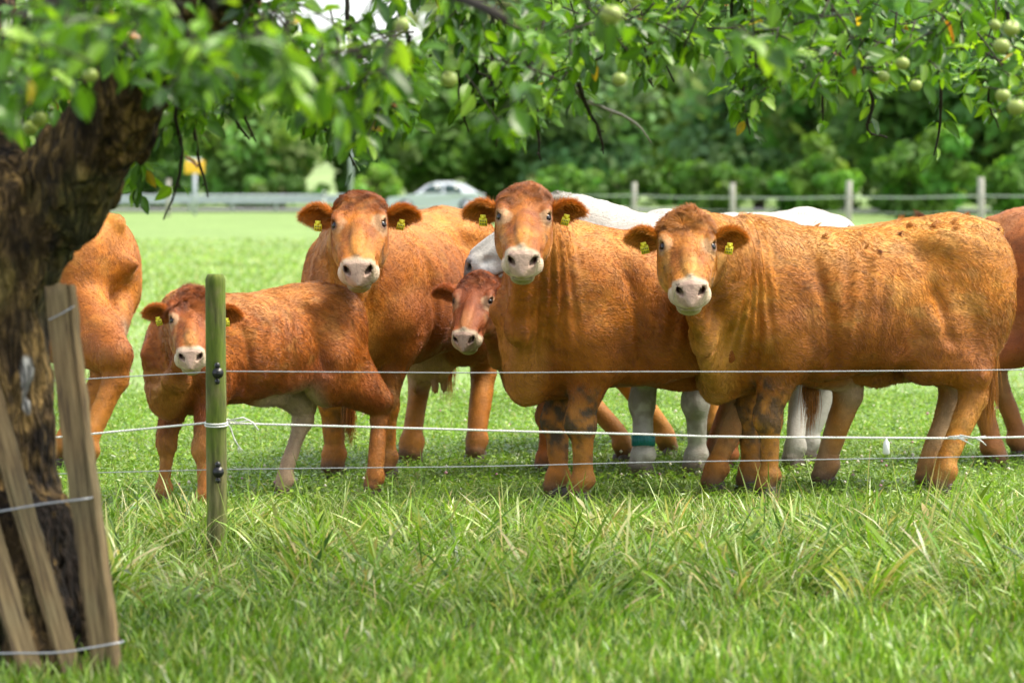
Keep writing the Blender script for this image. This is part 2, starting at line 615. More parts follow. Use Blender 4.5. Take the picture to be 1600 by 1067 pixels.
def make_animal(name, label, cat, heading, front, poll, feet=None, scale=1.0, pitch=52, yaw=0.0, roll=0.0, pal=RED, fur=40000, fur_len=0.017,
                depth=1.0, girth=1.0, head_scale=1.0, voxel=0.0125, udder=None, knee_mud=0.5, folds=0.0, dewlap=1.0, tail_off=(0, 0), tags=(1, 1),
                seed=1, hind_dx=-0.70, ears=True, fine_head=True, back_dirt=0.0, tail_dark=False, leg_k=1.16, crest=1.0, hind=None, ear_up=0.05, ear_back=0.0, tufts=0, locks=1.0, crest_tone=0.25, flat_back=False, front_x=0.47, relief=1.0, pale_hind=()):
    psi = math.radians(heading)
    cR, sR = math.cos(psi), math.sin(psi)
    fm = gnd(*front)
    root = np.array([fm[0] - cR * front_x * scale, fm[1] - sR * front_x * scale, 0.0])

    def to_loc(w):
        d = np.asarray(w, float) - root
        return np.array([d[0] * cR + d[1] * sR, -d[0] * sR + d[1] * cR, d[2]]) / scale

    def dir_loc(v):
        return np.array([v[0] * cR + v[1] * sR, -v[0] * sR + v[1] * cR, v[2]])
    F4 = [np.array([0.47, 0.165]), np.array([0.47, -0.165]), np.array([hind_dx, 0.17]), np.array([hind_dx, -0.17])]
    for i, p in enumerate(feet or ()):
        if p is not None: F4[i] = to_loc(gnd(*p))[:2]
    # head frame, in the animal's own space
    pl = to_loc(at(*poll))
    toc = nrm(np.array([0, 0, 0]) - np.array([*(at(*poll)[:2]), 0]))
    ya = math.radians(yaw)
    toc = np.array([toc[0] * math.cos(ya) - toc[1] * math.sin(ya), toc[0] * math.sin(ya) + toc[1] * math.cos(ya), 0])
    hl = dir_loc(toc)
    pt = math.radians(pitch)
    Fh = hl * math.cos(pt) + np.array([0, 0, -1.0]) * math.sin(pt)
    Dh = hl * math.sin(pt) + np.array([0, 0, 1.0]) * math.cos(pt)
    Sh = np.cross(Dh, Fh)
    rl = math.radians(roll)
    HR = np.stack([Fh, Sh, Dh], 1)          # columns: forward, left, dorsal
    Rz = np.array([[math.cos(rl), -math.sin(rl), 0], [math.sin(rl), math.cos(rl), 0], [0, 0, 1]])
    HR = HR @ Rz
    hs = head_scale
    to_head = lambda P: ((P - pl) @ HR) / hs
    from_head = lambda q: pl + HR @ (np.asarray(q, float) * hs)

    zs = lambda z: 1.38 - (1.38 - z) * depth
    T = TORSO.copy()
    if flat_back: T[:, 1] = np.where(np.abs(T[:, 0] + 0.05) < 0.6, np.maximum(T[:, 1], 1.385), T[:, 1])
    T[:, 2] = zs(T[:, 2]); T[:, 3] *= girth
    # neck
    N0 = np.array([0.44, 0, 1.04]); NE = from_head((0.05, 0, -0.115))
    side_turn = NE - N0
    NC = N0 + np.array([0.30, 0.25 * side_turn[1], 0.06 + 0.3 * side_turn[2]])
    ts = np.linspace(0, 1, 8)
    NP = [(1 - t) ** 2 * N0 + 2 * t * (1 - t) * NC + t * t * NE for t in ts]
    nw = np.interp(ts, [0, .5, 1], [0.20, 0.135, 0.108 * hs]) * girth
    nh = np.interp(ts, [0, .5, 1], [0.28, 0.215, 0.150 * hs])
    hor = nrm(np.cross([0, 0, 1.0], nrm(NE - N0)))
    TH = from_head((0.10, 0, -0.24)); BR = np.array([0.70, 0, zs(0.60)])
    DM = (TH + BR) / 2 + np.array([0.02, 0, -0.05]); DM[:2] += 0.25 * (NC[:2] - (TH + BR)[:2] / 2)
    EL = [from_head(EYE * np.array([1, s, 1])) for s in (1, -1)]
    legs = []
    for i, sy in ((0, 1), (1, -1)):
        fx, fy = F4[i]
        el = np.array([0.40 + 0.35 * (fx - 0.47), sy * 0.175 * girth + 0.2 * (fy - sy * .165), zs(0.74)])
        ft = np.array([fx - 0.005, fy, 0.125])
        kn = (el * 0.42 + ft * 0.58) + np.array([0.035, 0, 0.0]); kn[2] = 0.40
        legs.append((el, kn, ft, np.array([fx + 0.02, fy, 0.065])))
    hlegs = []
    for i, sy in ((2, 1), (3, -1)):
        fx, fy = F4[i]
        dx = fx + 0.70
        st = np.array([-0.42 + 0.35 * dx, sy * 0.205 * girth, zs(0.75)])
        hk = np.array([fx - 0.135 - 0.20 * dx, sy * 0.165 + 0.6 * (fy - sy * .17), 0.50])
        ft = np.array([fx - 0.01, fy, 0.13])
        hlegs.append((np.array([-0.58, sy * 0.155 * girth, 1.02]), st, hk, ft, np.array([fx + 0.02, fy, 0.065])))
    k2 = leg_k

    def leg_block(P):
        d = None
        for (el, kn, ft, hf), sy in zip(legs, (1, -1)):
            q = ellip(P, (0.47, sy * 0.20 * girth, zs(0.96)), (0.17, 0.115, 0.30))
            q = smin(q, capsule(P, el + [0.05, 0, 0.10], el, 0.14 * k2, 0.118 * k2), 0.08)
            q = smin(q, capsule(P, el, kn + [-0.008, 0, 0.07], 0.112 * k2, 0.060 * k2), 0.05)
            q = smin(q, ellip(P, kn + [0.006, 0, 0], (0.069 * k2, 0.062 * k2, 0.090)), 0.03)
            q = smin(q, capsule(P, kn, ft + [0, 0, 0.05], 0.050 * k2, 0.043 * k2), 0.025)
            q = smin(q, ellip(P, ft, (0.057 * k2, 0.054 * k2, 0.050)), 0.02)
            q = smin(q, capsule(P, ft, hf, 0.047 * k2, 0.050 * k2), 0.02)
            d = q if d is None else np.minimum(d, q)
        for (hp, st, hk, ft, hf), sy in zip(hlegs, (1, -1)):
            q = ellip(P, (-0.60, sy * 0.165 * girth, 1.00), (0.235, 0.172, 0.37))
            q = smin(q, capsule(P, st + [-0.06, 0, 0.08], st + [-0.05, 0, -0.05], 0.175, 0.150), 0.09)
            q = smin(q, capsule(P, st + [-0.10, 0, -0.02], hk + [0.02, 0, 0.10], 0.150, 0.080 * k2), 0.07)
            q = smin(q, capsule(P, (-0.69, sy * 0.15 * girth, 0.92), hk + [0.0, 0, 0.13], 0.145, 0.070 * k2), 0.06)
            q = smin(q, capsule(P, hk + [-0.030, 0, 0.06], hk, 0.040, 0.058 * k2), 0.03)
            q = smin(q, capsule(P, hk, ft + [0, 0, 0.04], 0.056 * k2, 0.045 * k2), 0.035)
            q = smin(q, ellip(P, ft, (0.057 * k2, 0.054 * k2, 0.055)), 0.02)
            q = smin(q, capsule(P, ft, hf, 0.048 * k2, 0.050 * k2), 0.02)
            d = np.minimum(d, q)
        return d

    def head_sdf(P):
        q = to_head(P)
        d = loft_x(q, HEAD, 2.7, -0.12)
        d = smin(d, ellip(q, (0.34, 0, 0.002), (0.15, 0.034, 0.018)), 0.03)                         # nasal bone
        for s in (1, -1):
            sv = np.array([1, s, 1])
            d = smin(d, capsule(q, (0.25, s * 0.104, -0.075), (0.39, s * 0.082, -0.080), 0.018, 0.012), 0.02)    # facial crest
            d = d + 0.012 * np.exp(-((q[:, 0] - 0.33) / 0.06) ** 2 - ((q[:, 2] + 0.130) / 0.030) ** 2) * (q[:, 1] * s > 0)
            d = d + 0.010 * np.exp(-((q[:, 0] - 0.29) / 0.045) ** 2 - ((np.abs(q[:, 1]) - 0.075) / 0.025) ** 2) * (q[:, 1] * s > 0) * (q[:, 2] > -0.08)
            d = smin(d, ellip(q, (0.20, s * 0.082, -0.170), (0.125, 0.052, 0.085)), 0.03)          # cheek
            d = smin(d, ellip(q, (0.175, s * 0.108, -0.004), (0.050, 0.026, 0.022)), 0.02)         # brow
            en_ = EYN * sv
            et_ = np.cross([1, 0, 0], en_); et_ /= np.linalg.norm(et_)
            ex_ = np.cross(en_, et_)
            Re = np.stack([ex_, en_, et_], 1)
            d = smin(d, ellip(q, EYE * sv - en_ * 0.006, (0.040, 0.031, 0.031), Re), 0.016)        # lids
            d = smin(d, ellip(q, (0.490, s * 0.049, -0.060), (0.046, 0.034, 0.040)), 0.02)        # nostril wing
            d = smin(d, ellip(q, (0.470, s * 0.060, -0.116), (0.058, 0.040, 0.040)), 0.025)        # upper lip
            d = d + 0.008 * np.exp(-((q[:, 0] - 0.455) / 0.035) ** 2 - ((q[:, 2] + 0.070) / 0.020) ** 2) * (np.abs(q[:, 1]) > 0.05)
        d = smin(d, ellip(q, (0.484, 0, -0.108), (0.052, 0.052, 0.046)), 0.02)
        # mouth, then the lower lip and chin
        zm = -0.146 - 0.22 * np.maximum(0.50 - q[:, 0], 0) - 2.0 * q[:, 1] ** 2
        d = smin(d, ellip(q, (0.478, 0, -0.186), (0.046, 0.058, 0.032)), 0.010)
        d = d + 0.016 * np.exp(-((q[:, 2] - zm) / 0.0075) ** 2) * sstep(0.38, 0.43, q[:, 0])
        for s in (1, -1):
            sv = np.array([1, s, 1])
            n = np.array([0.532, s * 0.048, -0.054])
            c, sn = math.cos(0.75 * s), math.sin(0.75 * s)
            R = np.array([[1, 0, 0], [0, c, -sn], [0, sn, c]])
            d = -smin(-d, ellip(q, n, (0.045, 0.024, 0.0135), R), 0.005)
            en_ = EYN * sv
            et_ = np.cross([1, 0, 0], en_); et_ /= np.linalg.norm(et_)
            ex_ = np.cross(en_, et_)
            d = -smin(-d, ellip(q, EYE * sv + en_ * 0.030, (0.025, 0.034, 0.0165), np.stack([ex_, en_, et_], 1)), 0.003)
        return d * hs

    def sdf(P):
        d = loft_x(P, T, 2.35, 0.10)
        lb = leg_block(P)
        d = smin(d, lb, 0.055)
        for i in range(7):
            n = ell_seg(P, NP[i], NP[i + 1], hor, nw[i], nh[i], nw[i + 1], nh[i + 1])
            d = smin(d, n, 0.10 if i < 2 else 0.05)
        d = smin(d, ellip(P, (0.66, 0, zs(0.74)), (0.15, 0.145 * girth, 0.24)), 0.08)                # brisket
        if dewlap:
            sd = np.array([0, 1.0, 0])
            d = smin(d, capsule(P, NP[5] - np.array([0, 0, 0.05]), BR + np.array([-0.10, 0, 0.13]), 0.085 * girth * hs, 0.125 * girth), 0.09)
            d = smin(d, ell_seg(P, TH, DM, hor, 0.042, 0.055, 0.055, 0.09 * dewlap), 0.07)
            d = smin(d, ell_seg(P, DM, BR, hor, 0.055, 0.09 * dewlap, 0.065, 0.10 * dewlap), 0.08)
            d = smin(d, ell_seg(P, BR, np.array([0.45, 0, zs(0.57)]), sd, 0.055, 0.08 * dewlap, 0.05, 0.05), 0.07)
        d = smin(d, capsule(P, (-0.58, 0, 1.345), (-0.83, 0, 1.315), 0.055, 0.045), 0.07)          # tail head
        d = smin(d, ellip(P, (-0.54, 0, 1.20), (0.31, 0.27 * girth, 0.165)), 0.07)
        for s in (1, -1):
            d = smin(d, ellip(P, (-0.665, s * 0.12 * girth, 1.12), (0.185, 0.15, 0.21)), 0.10)
            d = smin(d, ellip(P, (-0.40, s * 0.245 * girth, 1.27), (0.09, 0.04, 0.045)), 0.12)     # hook bone
            d = smin(d, capsule(P, (-0.10, s * 0.24 * girth, zs(0.70)), (-0.40, s * 0.215 * girth, zs(0.76)), 0.05, 0.075), 0.09)
        if udder:
            d = smin(d, ellip(P, (-0.40, 0, zs(0.58)), (0.17, 0.135, 0.13)), 0.06)
            for sx in (-0.46, -0.34):
                for s in (1, -1):
                    d = smin(d, capsule(P, (sx, s * 0.06, zs(0.48)), (sx, s * 0.065, zs(0.405)), 0.022, 0.014), 0.02)
        else:
            d = smin(d, ellip(P, (-0.16, 0, zs(0.590)), (0.17, 0.035, 0.055)), 0.07)                # navel flap
        # skin: broad muscle relief, ribs, folds of a turned neck
        x_, y_, z_ = P[:, 0], np.abs(P[:, 1]), P[:, 2] / depth + 1.38 * (1 - 1 / depth)
        d = d + 0.010 * fbm(P * np.array([5, 5, 4.0]), 3, seed)
        lat = sstep(0.12, 0.22, y_) * relief
        d = d + lat * 0.027 * np.exp(-((x_ - (0.245 + 0.16 * (z_ - 0.9))) / 0.035) ** 2) * sstep(0.60, 0.72, z_) * sstep(1.25, 1.05, z_)   # behind the shoulder
        d = d + lat * 0.021 * np.exp(-((x_ + 0.27) / 0.10) ** 2 - ((z_ - 1.20) / 0.09) ** 2)                                             # flank hollow
        d = d + lat * 0.030 * np.exp(-((x_ - (-0.36 + 0.25 * (z_ - 0.95))) / 0.04) ** 2) * sstep(0.72, 0.80, z_) * sstep(1.20, 1.0, z_)    # front of the thigh
        d = d + lat * 0.0050 * np.sin(x_ * 66 + z_ * 10) * sstep(-0.25, -0.12, x_) * sstep(0.26, 0.16, x_) * sstep(0.7, 0.85, z_) * sstep(1.3, 1.1, z_)
        d = d + 0.006 * np.sin(z_ * 70 + 8 * x_ + 2 * vnoise(P * 4, seed + 2)) * sstep(0.28, 0.20, np.abs(x_ - 0.60)) * sstep(1.0, 0.9, z_) * sstep(0.62, 0.7, z_) * sstep(0.16, 0.05, y_) * 0.6
        if folds:
            m = sstep(0.48, 0.60, P[:, 0]) * (1 - sstep(0.78, 0.98, P[:, 0] + 0.3 * np.abs(P[:, 1]))) * sstep(0.55, 0.9, P[:, 2])
            ph = P[:, 0] * 105 - P[:, 2] * 14 + 1.2 * fbm(P * 5, 2, seed + 3)
            d = d + folds * m * 0.0085 * np.sin(ph)
        return smin(d, head_sdf(P), 0.035)

    xs = [T[0, 0] - .1, T[-1, 0] + .1, pl[0], from_head((.56, 0, -.05))[0], *(f[0] for f in F4)]
    ys = [-0.5, 0.5, pl[1], from_head((.56, 0, -.05))[1], *(f[1] for f in F4)]
    lo = (min(xs) - 0.20, min(ys) - 0.18, -0.08)
    hi = (max(xs) + 0.20, max(ys) + 0.18, max(1.48, pl[2] + 0.16))
    V, Q = surface_nets(sdf, lo, hi, voxel)
    if fine_head:
        c = to_head(V[Q].mean(1))
        sel = (c[:, 0] > -0.12) & (c[:, 0] < 0.6) & (np.abs(c[:, 1]) < 0.2) & (c[:, 2] > -0.26) & (c[:, 2] < 0.12)
        V, Q = subdiv_sel(V, Q, sel, sdf)
    V[:, 2] = np.maximum(V[:, 2], 0.0)
    N = vert_normals(V, Q)
    # ---- coat colour, point by point, with light from above and belly shade mixed in
    P = V

    def coat(P, N):
        b, dk, lt, cr = (np.array(pal[k]) for k in ('base', 'dark', 'light', 'cream'))
        n1, n2 = fbm(P * np.array([3, 4, 3.5]), 3, seed + 11), fbm(P * np.array([9, 12, 16.0]), 3, seed + 23)
        c = np.broadcast_to(b, P.shape).copy()
        c = lerp3(c, dk, np.clip(0.30 + 0.55 * n1 + 0.25 * n2, 0, 0.85) * 0.8)
        q = to_head(P)
        zm_ = -0.146 - 0.22 * np.maximum(0.50 - q[:, 0], 0) - 2.0 * q[:, 1] ** 2
        hm = sstep(0.05, 0.0, np.maximum(np.abs(q[:, 1]) - 0.2, np.maximum(-0.1 - q[:, 0], np.maximum(q[:, 2] - 0.12, -0.27 - q[:, 2]))))
        c = lerp3(c, lt, sstep(1.12, 1.40, P[:, 2] + 0.1 * n1) * 0.42 * (1 - hm))  # painted light: backs paler with height, as if lit from above
        c = lerp3(c, lt, sstep(0.1, 0.8, n2 - 0.3 * n1) * 0.35)
        n0 = fbm(P * np.array([1.7, 2.2, 2.4]), 2, seed + 5)
        c = lerp3(c, dk, sstep(0.05, 0.65, n0) * 0.35)
        wp = 0.05 * fbm(P * 6, 2, seed + 91)
        al, ac = -0.80 * P[:, 0] - 0.60 * P[:, 2] + wp, 0.60 * P[:, 0] - 0.80 * P[:, 2] + 1.3 * wp
        lk = vnoise(np.stack([al * 11, ac * 48, P[:, 1] * 26], 1), seed + 93) + 0.6 * vnoise(np.stack([al * 24, ac * 95, P[:, 1] * 60], 1), seed + 94)
        c = c * (1 + (0.26 * locks * lk * (1 - hm))[:, None])
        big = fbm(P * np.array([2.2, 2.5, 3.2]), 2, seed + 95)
        c = lerp3(c, dk, np.clip(sstep(1.12, 0.62, P[:, 2] + 0.22 * big) * 0.62, 0, 1) * (1 - hm) * sstep(0.36, 0.55, P[:, 2]))  # painted shade: lower half of the body darkened, with uneven coat tone
        # paler inside of the thighs, brisket and lower legs; lower flank darkened for belly shade as well as coat
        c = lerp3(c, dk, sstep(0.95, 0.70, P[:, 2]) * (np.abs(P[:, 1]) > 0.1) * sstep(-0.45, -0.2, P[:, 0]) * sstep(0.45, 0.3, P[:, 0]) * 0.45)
        c = lerp3(c, lt, sstep(0.62, 0.72, P[:, 0]) * sstep(0.95, 0.75, P[:, 2] + .1 * n2) * 0.4)
        c = lerp3(c, lt, sstep(0.62, 0.45, P[:, 2]) * np.clip(0.35 + 0.5 * n1, 0, 1) * 0.55)
        inner = np.zeros(len(P))
        for i, sy in ((2, 1), (3, -1)):
            inner = np.maximum(inner, np.exp(-((P[:, 1] - sy * .08) / .05) ** 2) * sstep(-0.3, -0.5, P[:, 0]) * sstep(0.86, 0.7, P[:, 2]))
        c = lerp3(c, np.array(pal['cream']) * 0.85, inner * 0.55)
        for i in pale_hind:
            fx, fy = F4[i]
            r = np.hypot(P[:, 0] - fx, P[:, 1] - fy)
            c = lerp3(c, np.array(pal['cream']) * 0.95, sstep(0.34, 0.2, r) * sstep(0.85, 0.65, P[:, 2]) * 0.7)
        if udder:
            u = ellip(P, (-0.40, 0, zs(0.56)), (0.19, 0.15, 0.17))
            c = lerp3(c, np.array(udder), sstep(0.03, -0.02, u))
        # mud
        n3 = fbm(P * 26, 3, seed + 31)
        for i, (el, kn, ft, hf) in enumerate(legs):
            r = np.linalg.norm((P - kn - np.array([0.0, 0, 0.02])) / np.array([1, 1, 1.5]), axis=1)
            c = lerp3(c, MUD, sstep(0.17, 0.05, r - 0.06 * n3) * knee_mud * sstep(-0.8, 0.5, n3))
        low = np.clip(sstep(0.30, 0.03, P[:, 2] + 0.10 * n1) * (0.35 + 0.6 * n3), 0, 1)
        c = lerp3(c, MUD * 1.4, low * 0.8 * min(1, knee_mud + .3))
        c = lerp3(c, np.array([0.07, 0.042, 0.024]), sstep(0.13, 0.055, P[:, 2] + 0.03 * n3) * 0.85)
        if back_dirt:
            sp = vnoise(P * np.array([14, 18, 30.0]), seed + 77)
            c = lerp3(c, np.array([0.10, 0.035, 0.012]), sstep(0.50, 0.66, sp) * sstep(1.0, 1.25, P[:, 2]) * back_dirt)
        # head
        nh_ = fbm(q * 18, 3, seed + 41)
        ay = np.abs(q[:, 1])
        up = sstep(-0.09, -0.03, q[:, 2])
        c = lerp3(c, dk, hm * np.clip(0.26 + 0.5 * nh_, 0, .75) * sstep(0.48, 0.30, q[:, 0]))
        c = lerp3(c, dk, hm * np.exp(-((q[:, 0] - 0.29) / 0.06) ** 2 - ((ay - 0.070) / 0.022) ** 2) * up * 0.55)
        c = lerp3(c, lt, hm * sstep(0.055, 0.02, ay) * sstep(0.28, 0.42, q[:, 0] + 0.03 * nh_) * up * 0.45)
        c = lerp3(c, lt, hm * sstep(-0.12, -0.2, q[:, 2]) * 0.45)
        c = lerp3(c, lt, hm * np.exp(-((q[:, 0] - 0.30) / 0.07) ** 2 - ((ay - 0.105) / 0.02) ** 2) * np.clip(0.5 + nh_, 0, 1) * 0.6)
        c = lerp3(c, dk, hm * sstep(0.13, -0.02, q[:, 0] + 0.06 * nh_) * sstep(-0.12, -0.04, q[:, 2]) * crest_tone)
        st_ = vnoise(np.stack([q[:, 1] * 90 + 3 * nh_, q[:, 0] * 16, q[:, 2] * 60], 1), seed + 47)
        c = c * (1 + hm * 0.20 * st_ * sstep(0.5, 0.4, q[:, 0]))[:, None]
        mz = hm * sstep(0.478, 0.508, q[:, 0] + 0.012 * nh_ + 0.62 * np.clip(-0.030 - q[:, 2], 0, 0.10))
        c = lerp3(c, cr, mz * 0.95)
        c = lerp3(c, cr * np.array([0.62, 0.66, 0.48]), mz * sstep(zm_ - 0.002, zm_ - 0.012, q[:, 2]) * 0.8)
        wz_ = 0.068 + 0.20 * np.clip(q[:, 2] + 0.06, -0.06, 0)
        nz = hm * sstep(0.505, 0.520, q[:, 0] + 0.004 * nh_) * sstep(wz_ + 0.005, wz_ - 0.005, ay) * sstep(-0.122, -0.108, q[:, 2])
        c = lerp3(c, np.array(pal['nose']) * 1.0, nz * (0.75 + 0.2 * np.clip(nh_, -1, 1)))
        c = c * (1 - 0.28 * mz * sstep(0.25, 0.8, fbm(q * 70, 2, seed + 43)))[:, None]
        for s in (1, -1):
            sd_ = (q[:, 1] * s > 0)
            e = np.linalg.norm((q - EYE * [1, s, 1]) / np.array([1.25, 1, 1.0]), axis=1)
            c = lerp3(c, cr * np.array([1, 0.93, 0.80]), hm * sstep(0.052, 0.032, e + 0.018 * nh_) * 0.48)
            c = lerp3(c, np.array([0.07, 0.028, 0.018]), hm * sstep(0.0315, 0.0265, e) * 0.9)
            c = lerp3(c, np.array([0.05, 0.020, 0.010]), hm * np.exp(-((q[:, 0] - 0.29) / 0.06) ** 2 - ((ay - 0.112) / 0.012) ** 2) * sd_ * sstep(0.0, 0.6, nh_ + 0.3 * s) * 0.7)
            en = np.linalg.norm((q - np.array([0.522, s * 0.049, -0.054])) / np.array([1.6, 1.2, 0.85]), axis=1)
            c = lerp3(c, np.array(pal['nostril']), hm * sstep(0.022, 0.014, en))
        c = lerp3(c, np.array([0.10, 0.05, 0.035]), hm * np.exp(-((q[:, 2] - zm_) / 0.005) ** 2) * sstep(0.40, 0.44, q[:, 0]) * 0.85)
        return np.clip(c, 0.004, 0.95), hm, mz

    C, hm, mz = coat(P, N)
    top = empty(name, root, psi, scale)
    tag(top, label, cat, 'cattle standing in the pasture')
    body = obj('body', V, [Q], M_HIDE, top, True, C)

    # ---- tail
    tx, ty = tail_off
    tp = np.array([(-0.74, 0, 1.32), (-0.842 + .3 * tx, 0.15 * ty, 1.25), (-0.850 + .3 * tx, 0.5 * ty, 1.02), (-0.850 + .6 * tx, 0.8 * ty, 0.78), (-0.855 + tx, ty, 0.60)])
    tt = np.linspace(0, 4, 17)
    tpf = np.stack([np.interp(tt, np.arange(5), tp[:, i]) for i in range(3)], 1)
    tpf[1:-1] = (tpf[:-2] + 2 * tpf[1:-1] + tpf[2:]) / 4
    MB().tube(tpf, np.linspace(0.032, 0.013, 17), 10, col=np.array(pal['base']) * 0.85).build('tail', M_HIDE, top)

    # ---- hooves: two dark claws each
    hoofmat = M_HOOF
    for fx, fy in F4:
        hb = MB()
        for s in (1, -1):
            v = []
            for z, x0, x1, w in ((0.0, -0.035, 0.085, 0.024), (0.03, -0.035, 0.072, 0.024), (0.07, -0.030, 0.050, 0.022)):
                v += [(fx + x0, fy + s * 0.027 - w * k2, z), (fx + x1 - 0.02, fy + s * 0.027 - w * k2, z), (fx + x1, fy + s * 0.026, z), (fx + x1 - 0.02, fy + s * 0.027 + w * k2, z), (fx + x0, fy + s * 0.027 + w * k2, z)]
            hb.add(v, [(l * 5 + k, l * 5 + (k + 1) % 5, l * 5 + 5 + (k + 1) % 5, l * 5 + 5 + k) for l in (0, 1) for k in range(5)], [(10, 11, 12), (10, 12, 13), (10, 13, 14)])
        hb.build('hoof', hoofmat, top, False, 0.006)

    # ---- eyes
    for s in (1, -1):
        e = MB().ball((0, 0, 0), 0.0235 * hs, 14, 10).build('eye', M_EYE, top)
        e.location = from_head(EYE * np.array([1, s, 1]) + EYN * np.array([1, s, 1]) * 0.0015)

    # ---- ears
    ear_roots = []
    if ears:
        for ei, s in enumerate((1, -1)):
            a = nrm(HR @ np.array([-0.12 - ear_back, s * 1.0, -0.04]) + np.array([0, 0, ear_up - 0.06 + 0.20 * rng.random()]))
            o = nrm(HR @ np.array([0.45, s * 0.45, 0.35]) - np.array([0, 0, 0.22 + 0.3 * rng.random()])); o = nrm(o - a * np.dot(o, a))
            b = np.cross(a, o)
            if b[2] < 0: b = -b
            base = from_head((0.065, s * 0.112, -0.075))
            nu, nv = 12, 13
            u = np.linspace(0, 1, nu)[:, None]; v = np.linspace(-1, 1, nv)[None, :]
            L = (0.168 + 0.015 * rng.random()) * hs
            w = 0.058 * hs * np.interp(u, [0, .12, .35, .55, .78, .93, 1], [.45, .66, .98, 1.0, .74, .36, .08])
            ph = v * np.interp(u, [0, .3, .6, 1], [2.5, 2.0, 1.55, 1.0]) + 0.25 * u
            cup = w * np.interp(u, [0, .4, 1], [1.0, .75, .45])

            def ear_pts(off):
                droop = -0.030 * hs * u * u
                X = base + (a * (L * (u * (1 - 0.04 * v * v)))[..., None]) + b * ((w - off) * np.sin(ph) * 0.98 + 0.012 * hs * u)[..., None] - o * ((cup - off) * np.cos(ph) - 0.02 * hs)[..., None]
                X[..., 2] += droop
                return X
            outer, inner_ = ear_pts(0.0).reshape(-1, 3), ear_pts(0.007 * hs).reshape(-1, 3)
            q = []
            M = nu * nv
            for i in range(nu - 1):
                for j in range(nv - 1):
                    k = i * nv + j
                    q.append((k, k + 1, k + nv + 1, k + nv)); q.append((M + k, M + k + nv, M + k + nv + 1, M + k + 1))
                for j in (0, nv - 1):
                    k = i * nv + j
                    q.append((k, k + nv, M + k + nv, M + k))
            for j in range(nv - 1):
                k = (nu - 1) * nv + j
                q.append((k, k + 1, M + k + 1, M + k))
            rim = np.repeat(np.maximum(np.abs(np.broadcast_to(v, (nu, nv))), np.broadcast_to(u, (nu, nv))).reshape(-1, 1), 3, 1)
            oc = np.array(pal['base']) * 0.9 + 0 * outer
            ic = (np.array(pal['dark']) * 0.5 + np.array(pal['base']) * 0.6) * (1 - rim ** 2) + np.array(pal['base']) * 0.95 * rim ** 2
            VE = np.concatenate([outer, inner_])
            q = np.array(q)
            ear = obj('ear', VE, [q], M_HIDE, top, True, np.concatenate([oc, ic]))
            EN = np.concatenate([-np.repeat(o[None], M, 0), np.repeat(o[None], M, 0)])
            # ear hair: rim and inside
            nE = int(4200 * min(1, fur / 40000)) + 300
            ii = rng.integers(0, nu - 1, nE); vv = rng.uniform(-1, 1, nE); edge = rng.random(nE) < 0.5
            vv = np.where(edge, np.sign(vv) * (0.8 + 0.2 * np.abs(vv)), vv)
            f = rng.random(nE)
            jv = (vv + 1) / 2 * (nv - 1); j0 = np.minimum(jv.astype(int), nv - 2); fj = (jv - j0)[:, None]
            src = np.where(rng.random(nE) < 0.65, M, 0)
            g = lambda A: (A[src + ii * nv + j0] * (1 - fj) + A[src + ii * nv + j0 + 1] * fj) * (1 - f[:, None]) + (A[src + (ii + 1) * nv + j0] * (1 - fj) + A[src + (ii + 1) * nv + j0 + 1] * fj) * f[:, None]
            rp = g(VE)
            rc = g(np.concatenate([oc, ic])) * rng.uniform(0.8, 2.1, (nE, 1))
            dr = a * 0.8 + b * (np.sin(vv * 1.3) * 0.8)[:, None] + g(EN) * rng.uniform(0.1, 0.5, (nE, 1)) + rng.normal(0, 0.35, (nE, 3))
            dr /= np.linalg.norm(dr, axis=1, keepdims=True)
            ear_roots.append((rp, dr, rc, rng.uniform(0.014, 0.042, nE) * hs))
            if tags[ei]:
                tb = base + a * L * 0.42 - b * 0.030 * hs + o * 0.020 * hs
                of = nrm(HR @ np.array([0.80, s * 0.30, 0.25]) + np.array([0, 0, 0.05])); yv = nrm(np.array([0, 0, -1.0]) - of * (-of[2]) + 0.25 * a * rng.uniform(-1, 1)); yv = nrm(yv - of * np.dot(yv, of)); xv = nrm(np.cross(of, yv)); tb = tb + of * 0.040
                o = of
                R = np.stack([xv, o, yv], 1)
                t = MB()
                t.box(tb + yv * 0.022, (0.040, 0.003, 0.038), R)
                t.box(tb - yv * 0.004, (0.028, 0.003, 0.018), R)
                t.ball(tb + yv * 0.002 + o * 0.003, 0.008, 8, 5)
                tg = t.build('ear_tag', M_TAG, ear, False)
                ink = MB()
                for r_ in range(2):
                    for c_ in range(4):
                        ink.box(tb + yv * (0.018 + 0.013 * r_) + xv * (c_ - 1.5) * 0.0085 + o * 0.0020, (0.004, 0.001, 0.008), R)
                ink.build('tag_print', M_TAGINK, ear, False)

    # ---- coat hair
    if fur:
        quad = V[Q]
        ar = np.linalg.norm(np.cross(quad[:, 2] - quad[:, 0], quad[:, 3] - quad[:, 1]), axis=1) / 2
        hq = hm[Q].mean(1); mq = mz[Q].mean(1)
        wgt = ar * (1 + 2.2 * hq) * (1 - 0.93 * mq) * (quad[:, :, 2].mean(1) > 0.06)
        hqc = to_head(quad.mean(1))
        wgt *= 1 + 3.0 * hq * sstep(0.21, 0.03, hqc[:, 0]) * sstep(-0.10, -0.03, hqc[:, 2])
        for s in (1, -1):
            wgt *= sstep(0.026, 0.036, np.linalg.norm(hqc - EYE * np.array([1, s, 1]), axis=1))
        cd = np.cumsum(wgt); cd /= cd[-1]
        fi = np.minimum(np.searchsorted(cd, rng.random(fur)), len(Q) - 1)
        a_, b_ = rng.random((fur, 1)), rng.random((fur, 1))
